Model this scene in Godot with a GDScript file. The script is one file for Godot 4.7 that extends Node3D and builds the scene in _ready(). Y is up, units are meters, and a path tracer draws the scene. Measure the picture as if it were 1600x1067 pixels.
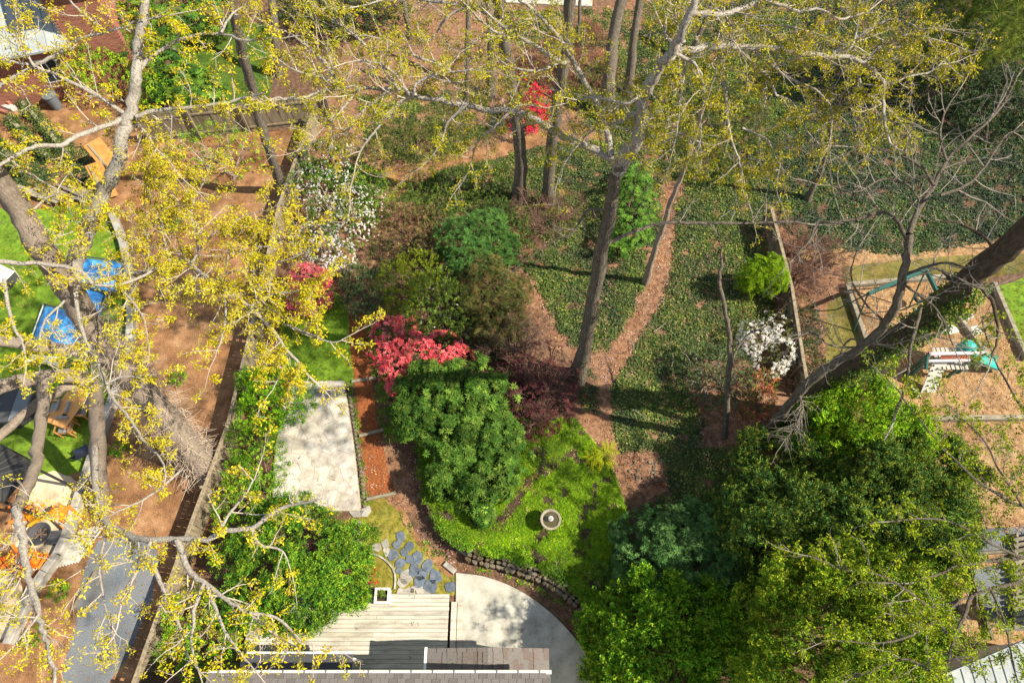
extends Node3D
# A wooded back yard in early spring, seen steeply from above: y up, metres, north is -z.
const EYE := 26.0            # height of the viewpoint over the yard
const TILT := 62.0           # degrees below the horizon
const FOCAL := 1067.0        # focal length in survey units (a 1600 x 1067 survey grid)
var rng := RandomNumberGenerator.new()
var M := {}                  # materials
var K := {}                  # leaf meshes shared by all plants
var used := {}
var noise := FastNoiseLite.new()

func _ready():
	# ---- camera, sky, sun, exposure
	var cam := Camera3D.new(); cam.name = "camera"; add_child(cam)
	cam.position = Vector3(0, EYE, 0); cam.rotation_degrees = Vector3(-TILT, 0, 0)
	cam.keep_aspect = Camera3D.KEEP_HEIGHT; cam.fov = rad_to_deg(2.0 * atan(533.5 / FOCAL)); cam.near = 0.1; cam.far = 400.0
	var we := WorldEnvironment.new(); we.name = "environment"; var env := Environment.new()
	env.background_mode = Environment.BG_SKY; var sky := Sky.new(); var sm := ProceduralSkyMaterial.new()
	sm.sky_top_color = Color(0.58, 0.63, 0.70); sm.sky_horizon_color = Color(0.86, 0.86, 0.85); sm.sky_curve = 0.15
	sm.ground_bottom_color = Color(0.25, 0.22, 0.17); sm.ground_horizon_color = Color(0.6, 0.65, 0.7)
	sm.sun_angle_max = 4.0
	sky.sky_material = sm; env.sky = sky; env.background_energy_multiplier = 0.78
	env.tonemap_mode = Environment.TONE_MAPPER_LINEAR; env.tonemap_exposure = 1.88
	env.sdfgi_enabled = true; env.ssao_enabled = true; env.ssil_enabled = true
	we.environment = env; add_child(we)
	var sun := DirectionalLight3D.new(); sun.name = "sun"; sun.light_energy = 1.6; sun.light_angular_distance = 0.5
	sun.light_color = Color(1.0, 0.955, 0.87); sun.shadow_enabled = true; add_child(sun)
	sun.look_at_from_position(Vector3(10, 10.2, 1.7), Vector3.ZERO)
	noise.seed = 7; noise.frequency = 0.16; noise.fractal_octaves = 3
	rng.seed = 4711
	make_materials(); make_leaves()
	build_ground(); build_houses(); build_fences(); build_hardscape(); build_furniture(); build_playground()
	build_ground_cover(); build_shrubs(); build_trees(); build_litter()

# ------------------------------------------------------------------ helpers
func G(px: float, py: float, h := 0.0) -> Vector3:      # survey grid -> place at height h
	var p := deg_to_rad(TILT)
	var dy := (533.5 - py) / FOCAL
	var d := Vector3((px - 800.0) / FOCAL, -sin(p) + dy * cos(p), -cos(p) - dy * sin(p))
	return Vector3(0, EYE, 0) + d * ((h - EYE) / d.y)

func lin(r: float, g: float, b: float) -> Color: return Color(r, g, b).linear_to_srgb()
func rv() -> Vector3: return Vector3(rng.randf_range(-1, 1), rng.randf_range(-1, 1), rng.randf_range(-1, 1))
func numbered(n: String) -> String:
	if not used.has(n): used[n] = 0; return n
	used[n] += 1
	return "%s_%03d" % [n, used[n]]

func tag(o: Node, label: String, category: String, group := ""):
	o.set_meta("label", label); o.set_meta("category", category)
	if group: o.set_meta("group", group)
	return o
func thing(called: String, label: String, category: String, at: Vector3, turn := 0.0, group := "") -> Node3D:
	var o := Node3D.new(); o.name = numbered(called); add_child(o); o.position = at; o.rotation.y = turn
	return tag(o, label, category, group)
func put(called: String, mesh: Mesh, mat: Material, parent: Node = null, at := Vector3.ZERO) -> MeshInstance3D:
	var o := MeshInstance3D.new(); o.mesh = mesh; o.material_override = mat
	if parent == null: o.name = numbered(called); add_child(o)
	else: o.name = called; parent.add_child(o, true)
	o.position = at
	return o
func structure(o: Node): o.set_meta("kind", "structure"); return o
func copies(called: String, mesh: Mesh, mat: Material, xf: Array, cols: Array, parent: Node = null, stuff := true) -> MultiMeshInstance3D:
	var mm := MultiMesh.new(); mm.transform_format = MultiMesh.TRANSFORM_3D; mm.use_colors = true; mm.mesh = mesh
	mm.instance_count = xf.size()
	var inv := Transform3D()
	if parent: inv = (parent as Node3D).transform.affine_inverse()
	for i in xf.size():
		mm.set_instance_transform(i, inv * xf[i]); mm.set_instance_color(i, cols[i])
	var o := MultiMeshInstance3D.new(); o.multimesh = mm; o.material_override = mat
	if parent == null: o.name = numbered(called); add_child(o)
	else: o.name = called; parent.add_child(o, true)
	if stuff: o.set_meta("kind", "stuff")
	return o

class Acc:                                  # collects triangles for one mesh
	var v := PackedVector3Array(); var n := PackedVector3Array(); var c := PackedColorArray(); var ix := PackedInt32Array()
	func tri(a: Vector3, b: Vector3, d: Vector3, col := Color.WHITE):
		var k := v.size(); var nn := (d - a).cross(b - a).normalized()
		v.append(a); v.append(b); v.append(d)
		for i in 3: n.append(nn); c.append(col); ix.append(k + i)
	func quad(a: Vector3, b: Vector3, d: Vector3, e: Vector3, col := Color.WHITE):
		var k := v.size(); var nn := (d - a).cross(b - a).normalized()
		v.append(a); v.append(b); v.append(d); v.append(e)
		for i in 4: n.append(nn); c.append(col)
		for i in [0, 1, 2, 0, 2, 3]: ix.append(k + i)
	func box(x: Transform3D, s: Vector3, col := Color.WHITE, bev := 0.0):   # centred at x, size s, top edges chamfered by bev
		var h := s * 0.5; var b := bev
		var lo := [Vector3(-h.x, -h.y, -h.z), Vector3(h.x, -h.y, -h.z), Vector3(h.x, -h.y, h.z), Vector3(-h.x, -h.y, h.z)]
		var mi := [Vector3(-h.x, h.y - b, -h.z), Vector3(h.x, h.y - b, -h.z), Vector3(h.x, h.y - b, h.z), Vector3(-h.x, h.y - b, h.z)]
		var hi := [Vector3(-h.x + b, h.y, -h.z + b), Vector3(h.x - b, h.y, -h.z + b), Vector3(h.x - b, h.y, h.z - b), Vector3(-h.x + b, h.y, h.z - b)]
		for i in 4: lo[i] = x * lo[i]; mi[i] = x * mi[i]; hi[i] = x * hi[i]
		quad(hi[0], hi[1], hi[2], hi[3], col); quad(lo[3], lo[2], lo[1], lo[0], col)
		for i in 4:
			var j := (i + 1) % 4
			quad(lo[i], lo[j], mi[j], mi[i], col)
			if b > 0.0: quad(mi[i], mi[j], hi[j], hi[i], col)
	func prism(pts: Array, y0: float, y1: float, bev := 0.0, col := Color.WHITE):   # polygon (xz in Vector3, clockwise or not) from y0 to y1
		var p2 := PackedVector2Array(); var mid := Vector3.ZERO
		for p in pts: p2.append(Vector2(p.x, p.z)); mid += p
		mid /= pts.size()
		var t := Geometry2D.triangulate_polygon(p2)
		var top := []; var cnt := pts.size()
		for p in pts:
			var d: Vector3 = (p - mid); d.y = 0
			var q: Vector3 = p - d.normalized() * bev; top.append(Vector3(q.x, y1, q.z))
		for i in range(0, t.size(), 3):
			var a: Vector3 = top[t[i]]; var b: Vector3 = top[t[i + 1]]; var d: Vector3 = top[t[i + 2]]
			if (d - a).cross(b - a).y < 0: tri(a, d, b, col)
			else: tri(a, b, d, col)
		for i in cnt:
			var j := (i + 1) % cnt
			var a: Vector3 = pts[i]; var b: Vector3 = pts[j]
			var q := Vector3(0, 0, 0)
			var out := (a + b) * 0.5 - mid
			var m0 := Vector3(a.x, y1 - bev, a.z); var m1 := Vector3(b.x, y1 - bev, b.z)
			var l0 := Vector3(a.x, y0, a.z); var l1 := Vector3(b.x, y0, b.z)
			if (m1 - l0).cross(l1 - l0).dot(out) < 0: quad(l1, l0, m0, m1, col)
			else: quad(l0, l1, m1, m0, col)
			if bev > 0.0:
				var nn: Vector3 = (top[j] - m0).cross(m1 - m0)
				if nn.dot(out + Vector3.UP) < 0: quad(m1, m0, top[i], top[j], col)
				else: quad(m0, m1, top[j], top[i], col)
	func tube(p: Array, r0: float, r1: float, sides := 6, col := Color.WHITE, lump := 0.0, flare := 0.0):
		var k := v.size(); var m := p.size(); var side := Vector3.ZERO
		for i in m:
			var d: Vector3 = (p[mini(i + 1, m - 1)] - p[maxi(i - 1, 0)]).normalized()
			if i == 0: side = d.cross(Vector3(0.31, 0.2, 0.9)).normalized()
			side = (side - d * side.dot(d)).normalized()
			var up := d.cross(side); var r := lerpf(r0, r1, float(i) / (m - 1))
			for s in sides:
				var a := TAU * s / sides; var o := side * cos(a) + up * sin(a)
				var w := r * (1.0 + flare * pow(maxf(0.0, 1.0 - i / 3.0), 2.0) * (1.0 + .5 * sin(a * 3.0))) * (1.0 + lump * sin(i * 2.3 + s * 4.1) * sin(i * 0.9 + s))
				v.append(p[i] + o * w); n.append(o); c.append(col)
		for i in m - 1:
			for s in sides:
				var a := k + i * sides + s; var b := k + i * sides + (s + 1) % sides
				ix.append(a); ix.append(b + sides); ix.append(b); ix.append(a); ix.append(a + sides); ix.append(b + sides)
		var e := v.size(); v.append(p[m - 1]); n.append(side); c.append(col)
		for s in sides:
			ix.append(e); ix.append(k + (m - 1) * sides + (s + 1) % sides); ix.append(k + (m - 1) * sides + s)
	func lathe(prof: Array, seg := 24, at := Vector3.ZERO, col := Color.WHITE):   # prof: Vector2(r, y) from bottom to top
		for i in prof.size() - 1:
			var k := v.size(); var a: Vector2 = prof[i]; var b: Vector2 = prof[i + 1]
			var t := (b - a).normalized()
			for s in seg + 1:
				var w := TAU * s / seg; var o := Vector3(cos(w), 0, sin(w)); var nn := o * t.y - Vector3.UP * t.x
				v.append(at + o * a.x + Vector3.UP * a.y); v.append(at + o * b.x + Vector3.UP * b.y)
				n.append(nn); n.append(nn); c.append(col); c.append(col)
			for s in seg:
				var q := k + s * 2
				for j in [q, q + 3, q + 1, q, q + 2, q + 3]: ix.append(j)
	func leaf(at: Vector3, d: Vector3, up: Vector3, l: float, w: float, fold := 0.25, droop := 0.0, col := Color.WHITE):   # a folded pointed leaf
		var s := d.cross(up).normalized(); var m := at + d * l * 0.45
		var tip := at + d * l - up * droop * l
		var a := m + s * w * 0.5 + up * w * fold; var b := m - s * w * 0.5 + up * w * fold
		tri(at, a, tip, col); tri(at, tip, b, col)
	func mesh() -> ArrayMesh:
		var arr := []; arr.resize(Mesh.ARRAY_MAX)
		arr[Mesh.ARRAY_VERTEX] = v; arr[Mesh.ARRAY_NORMAL] = n; arr[Mesh.ARRAY_COLOR] = c; arr[Mesh.ARRAY_INDEX] = ix
		var m := ArrayMesh.new(); m.add_surface_from_arrays(Mesh.PRIMITIVE_TRIANGLES, arr)
		return m

func at(p: Vector3, turn := 0.0, tilt := 0.0, roll := 0.0) -> Transform3D:
	return Transform3D(Basis.from_euler(Vector3(tilt, turn, roll)), p)
func bar(a: Vector3, b: Vector3, w: float, t: float, up := Vector3.UP) -> Acc:   # a square bar from a to b
	var k := Acc.new(); add_bar(k, a, b, w, t, up); return k
func add_bar(k: Acc, a: Vector3, b: Vector3, w: float, t: float, up := Vector3.UP, bev := 0.0, col := Color.WHITE):
	var x := (b - a).normalized()
	if absf(x.dot(up)) > 0.99: up = Vector3.RIGHT
	var z := x.cross(up).normalized(); var y := z.cross(x)
	k.box(Transform3D(Basis(x, y, z), (a + b) * 0.5), Vector3(a.distance_to(b), t, w), col, bev)

func poly(pts: Array, h := 0.0) -> Array:         # [x, y, x, y ...] of the survey -> places
	var out := []
	for i in range(0, pts.size(), 2): out.append(G(pts[i], pts[i + 1], h))
	return out
func flat(pts: Array) -> PackedVector2Array:
	var out := PackedVector2Array()
	for p in pts: out.append(Vector2(p.x, p.z))
	return out
func smooth(p: Array, closed: bool, per := 4) -> Array:   # Catmull-Rom
	var out := []; var n := p.size()
	for i in (n if closed else n - 1):
		var a: Vector3 = p[(i - 1 + n) % n] if closed or i > 0 else p[i] * 2 - p[i + 1]
		var b: Vector3 = p[i]; var c: Vector3 = p[(i + 1) % n]
		var d: Vector3 = p[(i + 2) % n] if closed or i + 2 < n else c * 2 - b
		for k in per:
			var t := float(k) / per
			out.append(0.5 * (2.0 * b + (c - a) * t + (2.0 * a - 5.0 * b + 4.0 * c - d) * t * t + (3.0 * b - a - 3.0 * c + d) * t * t * t))
	if not closed: out.append(p[n - 1])
	return out
func bed_h(z: float, x: float) -> float:         # the raised lawn behind the stone wall slopes down to the wood
	return 0.5 * smoothstep(-10.5, -6.5, z)

# a sheet of ground: boundary and inner points joined, tones varied by slow noise
func sheet(called: String, pts: Array, layer: float, mat: Material, step := 0.7, raised := false, rough := 0.10) -> MeshInstance3D:
	var edge := []
	for i in pts.size():
		var a: Vector3 = pts[i]; var b: Vector3 = pts[(i + 1) % pts.size()]
		var m := maxi(1, int(a.distance_to(b) / step))
		for k in m: edge.append(a.lerp(b, float(k) / m) + Vector3(rng.randf_range(-1, 1), 0, rng.randf_range(-1, 1)) * rough)
	var e2 := flat(edge); var all := e2.duplicate()
	var lo := e2[0]; var hi := e2[0]
	for p in e2: lo = lo.min(p); hi = hi.max(p)
	var inner := Geometry2D.offset_polygon(e2, -step * 0.4)
	var y := lo.y
	while y < hi.y:
		var x := lo.x
		while x < hi.x:
			var q := Vector2(x + rng.randf_range(-0.3, 0.3) * step, y + rng.randf_range(-0.3, 0.3) * step)
			for s in inner:
				if Geometry2D.is_point_in_polygon(q, s): all.append(q); break
			x += step
		y += step
	var t := Geometry2D.triangulate_delaunay(all)
	var k := Acc.new()
	for q in all:
		var h := layer + (bed_h(q.y, q.x) if raised else 0.0)
		k.v.append(Vector3(q.x, h, q.y)); k.n.append(Vector3.UP)
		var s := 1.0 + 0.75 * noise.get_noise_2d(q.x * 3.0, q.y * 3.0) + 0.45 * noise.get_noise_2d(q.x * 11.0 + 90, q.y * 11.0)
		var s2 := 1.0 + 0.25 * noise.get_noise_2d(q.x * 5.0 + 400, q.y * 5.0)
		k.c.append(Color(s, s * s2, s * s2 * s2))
	for i in range(0, t.size(), 3):
		var m := (all[t[i]] + all[t[i + 1]] + all[t[i + 2]]) / 3.0
		if not Geometry2D.is_point_in_polygon(m, e2): continue
		var a := all[t[i]]; var b := all[t[i + 1]]; var c := all[t[i + 2]]
		if (b - a).cross(c - a) > 0: k.ix.append_array([t[i], t[i + 1], t[i + 2]])
		else: k.ix.append_array([t[i], t[i + 2], t[i + 1]])
	if raised:
		for i in e2.size():
			var a := e2[i]; var b := e2[(i + 1) % e2.size()]
			k.quad(Vector3(a.x, -0.02, a.y), Vector3(b.x, -0.02, b.y), Vector3(b.x, layer + bed_h(b.y, b.x), b.y), Vector3(a.x, layer + bed_h(a.y, a.x), a.y))
	return structure(put(called, k.mesh(), mat))

func scatter(pts: Array, per_m2: float, thin := 0.0, holes := [], raised := false, lift := 0.0) -> Array:
	var e := flat(pts); var lo := e[0]; var hi := e[0]
	for p in e: lo = lo.min(p); hi = hi.max(p)
	var out := []
	var n := int((hi.x - lo.x) * (hi.y - lo.y) * per_m2)
	for i in n:
		var q := Vector2(rng.randf_range(lo.x, hi.x), rng.randf_range(lo.y, hi.y))
		if thin > 0.0 and noise.get_noise_2d(q.x * 6.0, q.y * 6.0) * 1.6 + rng.randf_range(-0.35, 0.35) < thin - 0.55: continue
		if not Geometry2D.is_point_in_polygon(q, e): continue
		var skip := false
		for hole in holes:
			if Geometry2D.is_point_in_polygon(q, hole): skip = true; break
		if skip: continue
		out.append(Vector3(q.x, lift + (bed_h(q.y, q.x) if raised else 0.0), q.y))
	return out
func seat(p: Vector3, s: float, tilt := 0.25) -> Transform3D:
	return Transform3D(Basis.from_euler(Vector3(rng.randf_range(-tilt, tilt), rng.randf() * TAU, rng.randf_range(-tilt, tilt))).scaled(Vector3.ONE * s), p)
func shade(pal: Array, vary := 0.25) -> Color:
	var a: Color = pal[rng.randi() % pal.size()]; var b: Color = pal[rng.randi() % pal.size()]
	var c := a.lerp(b, rng.randf()); var s := 1.0 + rng.randf_range(-vary, vary)
	return Color(c.r * s, c.g * s, c.b * s)

# ------------------------------------------------------------------ materials and leaves
func speckle(size: int, sd: int, freq: float, pal: Array, grain := 0.25, stretch := 1.0) -> Array:   # [colour texture, height texture]
	var f := FastNoiseLite.new(); f.seed = sd; f.frequency = freq; f.fractal_octaves = 5; f.fractal_gain = 0.62
	var im := f.get_seamless_image(size, int(size * stretch))
	if stretch != 1.0: im.resize(size, size)
	var g := FastNoiseLite.new(); g.seed = sd + 5; g.frequency = 0.23; g.fractal_octaves = 2
	var im2 := g.get_seamless_image(size, size)
	im.convert(Image.FORMAT_L8); im2.convert(Image.FORMAT_L8)
	var a := im.get_data(); var b := im2.get_data()
	var lut := PackedByteArray(); var m := pal.size() - 1
	for i in 256:
		var t := i / 255.0 * m; var k := mini(int(t), m - 1); var c: Color = (pal[k] as Color).lerp(pal[k + 1], t - k).linear_to_srgb()
		lut.append(int(clampf(c.r, 0, 1) * 255)); lut.append(int(clampf(c.g, 0, 1) * 255)); lut.append(int(clampf(c.b, 0, 1) * 255))
	var out := PackedByteArray(); out.resize(size * size * 3); var hh := PackedByteArray(); hh.resize(size * size)
	for i in size * size:
		var w := clampi(int((a[i] - 127) * 1.25 * (1.0 - grain) + (b[i] - 127) * grain * 1.8 + 127), 0, 255)
		hh[i] = w; w *= 3
		out[i * 3] = lut[w]; out[i * 3 + 1] = lut[w + 1]; out[i * 3 + 2] = lut[w + 2]
	return [ImageTexture.create_from_image(Image.create_from_data(size, size, false, Image.FORMAT_RGB8, out)), ImageTexture.create_from_image(Image.create_from_data(size, size, false, Image.FORMAT_L8, hh))]
func surf(pal: Array, per: float, sd: int, freq := 0.012, grain := 0.4, bump := 1.5, rough := 0.95, stretch := Vector3.ONE, size := 512) -> StandardMaterial3D:
	var t := speckle(size, sd, freq, pal, grain); var m := StandardMaterial3D.new()
	m.albedo_texture = t[0]; m.heightmap_enabled = bump > 0.0; m.heightmap_texture = t[1]; m.heightmap_scale = bump
	m.uv1_triplanar = true; m.uv1_world_triplanar = true; m.uv1_scale = stretch / per
	m.roughness = rough; m.vertex_color_use_as_albedo = true; m.metallic_specular = 0.3
	return m
func plain(r: float, g: float, b: float, rough := 0.7, metal := 0.0) -> StandardMaterial3D:
	var m := StandardMaterial3D.new(); m.albedo_color = lin(r, g, b); m.roughness = rough; m.metallic = metal; m.vertex_color_use_as_albedo = true
	return m
func leafy(rough := 0.55, through := 0.5, tint := Color(1, 1, 0.4)) -> StandardMaterial3D:
	var m := StandardMaterial3D.new(); m.roughness = rough; m.vertex_color_use_as_albedo = true; m.metallic_specular = 0.25
	m.cull_mode = BaseMaterial3D.CULL_DISABLED
	if through > 0.0: m.backlight_enabled = true; m.backlight = Color(through * tint.r, through * tint.g, through * tint.b)
	return m
func C(r: float, g: float, b: float) -> Color: return Color(r, g, b)

func make_materials():
	M.straw = surf([C(.05, .024, .013), C(.17, .085, .04), C(.27, .14, .066), C(.37, .205, .105), C(.50, .33, .20)], 5.0, 1, 0.010, 0.45, 2.0)
	M.litter = surf([C(.035, .019, .011), C(.14, .073, .04), C(.27, .145, .083), C(.40, .235, .145), C(.56, .39, .27)], 3.0, 2, 0.02, 0.6, 2.5)
	M.dark_litter = surf([C(.02, .012, .010), C(.085, .048, .030), C(.17, .095, .06), C(.27, .16, .105), C(.40, .28, .19)], 3.0, 3, 0.02, 0.6, 2.5)
	M.bark_mulch = surf([C(.06, .016, .008), C(.22, .065, .024), C(.38, .13, .045), C(.52, .22, .08)], 2.0, 4, 0.03, 0.65, 2.5)
	M.chips = surf([C(.07, .036, .016), C(.23, .125, .055), C(.38, .225, .105), C(.52, .35, .19), C(.68, .53, .35)], 3.2, 5, 0.022, 0.55, 3.0)
	M.soil = surf([C(.014, .011, .008), C(.04, .03, .02), C(.08, .055, .035), C(.15, .09, .06)], 3.0, 6, 0.02, 0.5, 2.0)
	M.lawn = surf([C(.05, .09, .012), C(.11, .19, .018), C(.17, .29, .022), C(.26, .37, .035)], 4.0, 8, 0.012, 0.5, 1.5)
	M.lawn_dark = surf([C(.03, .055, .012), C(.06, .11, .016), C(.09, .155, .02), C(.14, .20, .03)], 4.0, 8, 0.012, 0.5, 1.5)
	M.moss = surf([C(.07, .06, .02), C(.16, .15, .022), C(.24, .23, .03), C(.33, .27, .07), C(.42, .31, .14)], 2.5, 9, 0.014, 0.4, 1.5)
	M.dry_lawn = surf([C(.05, .05, .018), C(.13, .115, .03), C(.20, .17, .045), C(.31, .22, .09)], 4.0, 10, 0.012, 0.45, 1.5)
	M.concrete = surf([C(.21, .20, .165), C(.36, .35, .30), C(.46, .45, .40), C(.55, .53, .47)], 4.0, 11, 0.010, 0.35, 0.2, 0.9)
	M.stone = surf([C(.24, .22, .18), C(.45, .42, .37), C(.56, .535, .485), C(.63, .605, .55)], 2.6, 12, 0.010, 0.25, 0.5, 0.8)
	M.wall_stone = surf([C(.04, .034, .024), C(.12, .10, .072), C(.21, .18, .135), C(.33, .295, .24)], 1.2, 13, 0.014, 0.35, 1.0)
	M.slate = surf([C(.06, .075, .10), C(.10, .125, .165), C(.14, .17, .215), C(.21, .24, .28)], 1.5, 14, 0.012, 0.3, 0.4, 0.6)
	M.gravel = surf([C(.06, .068, .078), C(.17, .188, .21), C(.28, .30, .325), C(.46, .48, .50)], 2.2, 15, 0.05, 0.85, 3.0)
	M.deck = surf([C(.20, .18, .145), C(.42, .395, .335), C(.53, .505, .435), C(.61, .585, .51)], 2.4, 16, 0.012, 0.4, 0.4, 0.85, Vector3(0.3, 1, 2.0))
	M.timber = surf([C(.10, .085, .06), C(.24, .21, .155), C(.34, .30, .225), C(.44, .40, .31)], 1.6, 17, 0.012, 0.35, 0.5, 0.9, Vector3(0.5, 1, 1))
	M.fence = surf([C(.08, .064, .044), C(.20, .163, .11), C(.30, .247, .17), C(.40, .335, .235)], 1.8, 18, 0.012, 0.35, 0.4, 0.9, Vector3(1.5, 0.2, 1.5))
	M.bark = surf([C(.03, .024, .017), C(.13, .108, .082), C(.26, .222, .175), C(.43, .385, .32)], 0.9, 19, 0.016, 0.35, 5.0, 0.95, Vector3(2.0, 0.35, 2.0))
	M.dark_bark = surf([C(.02, .015, .010), C(.07, .055, .038), C(.14, .11, .08), C(.25, .205, .155)], 0.9, 29, 0.016, 0.35, 3.5, 0.95, Vector3(1.6, 0.4, 1.6))
	M.pale_bark = surf([C(.04, .034, .026), C(.17, .15, .12), C(.38, .345, .295), C(.52, .48, .425), C(.68, .65, .59)], 0.7, 20, 0.020, 0.35, 2.0, 0.9, Vector3(1.2, 0.7, 1.2))
	M.tan_bark = surf([C(.13, .10, .07), C(.34, .27, .205), C(.50, .41, .33), C(.64, .56, .47)], 0.8, 21, 0.016, 0.45, 5.0, 0.95, Vector3(1.6, 0.4, 1.6))
	M.shingle = surf([C(.07, .065, .062), C(.14, .128, .12), C(.21, .19, .178), C(.30, .275, .26)], 1.0, 22, 0.03, 0.7, 0.6)
	M.roof_metal = surf([C(.22, .25, .25), C(.32, .35, .35), C(.40, .43, .42)], 4.0, 23, 0.008, 0.2, 0.1, 0.85)
	M.brick = surf([C(.17, .07, .048), C(.30, .125, .085), C(.40, .175, .12), C(.50, .25, .18)], 0.7, 24, 0.02, 0.4, 0.5)
	M.mortar = surf([C(.32, .27, .21), C(.46, .40, .33)], 1.0, 25, 0.02, 0.4, 0.2)
	M.sand = surf([C(.42, .33, .21), C(.56, .45, .30), C(.64, .53, .37), C(.70, .60, .44)], 3.0, 26, 0.010, 0.35, 0.5)
	M.twig_pale = plain(.44, .38, .31, .9); M.twig_grey = plain(.27, .235, .20, .9); M.twig_brown = plain(.17, .115, .085, .9)
	M.twig_rust = plain(.16, .09, .065, .9); M.twig_tan = plain(.56, .45, .35, .95)
	M.leaf = leafy(.6, .45, Color(1, 1, .3)); M.leaf_matt = leafy(.8, .3); M.leaf_young = leafy(.55, .6, Color(1, .85, .1)); M.flower = leafy(.7, .35, Color(1, .6, .6))
	M.dead = leafy(.9, .15, Color(1, .7, .4))
	M.white = plain(.78, .77, .74, .5); M.off_white = plain(.62, .60, .53, .7); M.black = plain(.02, .020, .020, .8); M.charcoal = plain(.055, .057, .062, .8)
	M.grey_cloth = plain(.30, .295, .28, .9); M.orange_wood = plain(.70, .33, .10, .6); M.orange = plain(.80, .19, .012, .5); M.amber = plain(.75, .33, .01, .5)
	M.blue = surf([C(.03, .17, .48), C(.06, .30, .68), C(.12, .42, .78)], 3.0, 27, 0.008, 0.1, 1.5, .5)
	M.teal = plain(.02, .36, .30, .35); M.green_metal = plain(.012, .10, .085, .45); M.navy = plain(.012, .02, .05, .7); M.blue_strap = plain(.02, .12, .55, .5)
	M.water = plain(.075, .065, .03, .12); M.glass = plain(.02, .025, .03, .08); M.red_wood = plain(.30, .09, .04, .7); M.lilac = plain(.62, .56, .58, .6)
	M.grey_can = plain(.13, .15, .17, .5); M.plywood = surf([C(.36, .16, .04), C(.52, .25, .07), C(.60, .36, .16)], 2.0, 28, 0.01, 0.3, 0.2, .7)
	M.pebble = plain(.55, .51, .45, .8)

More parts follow.
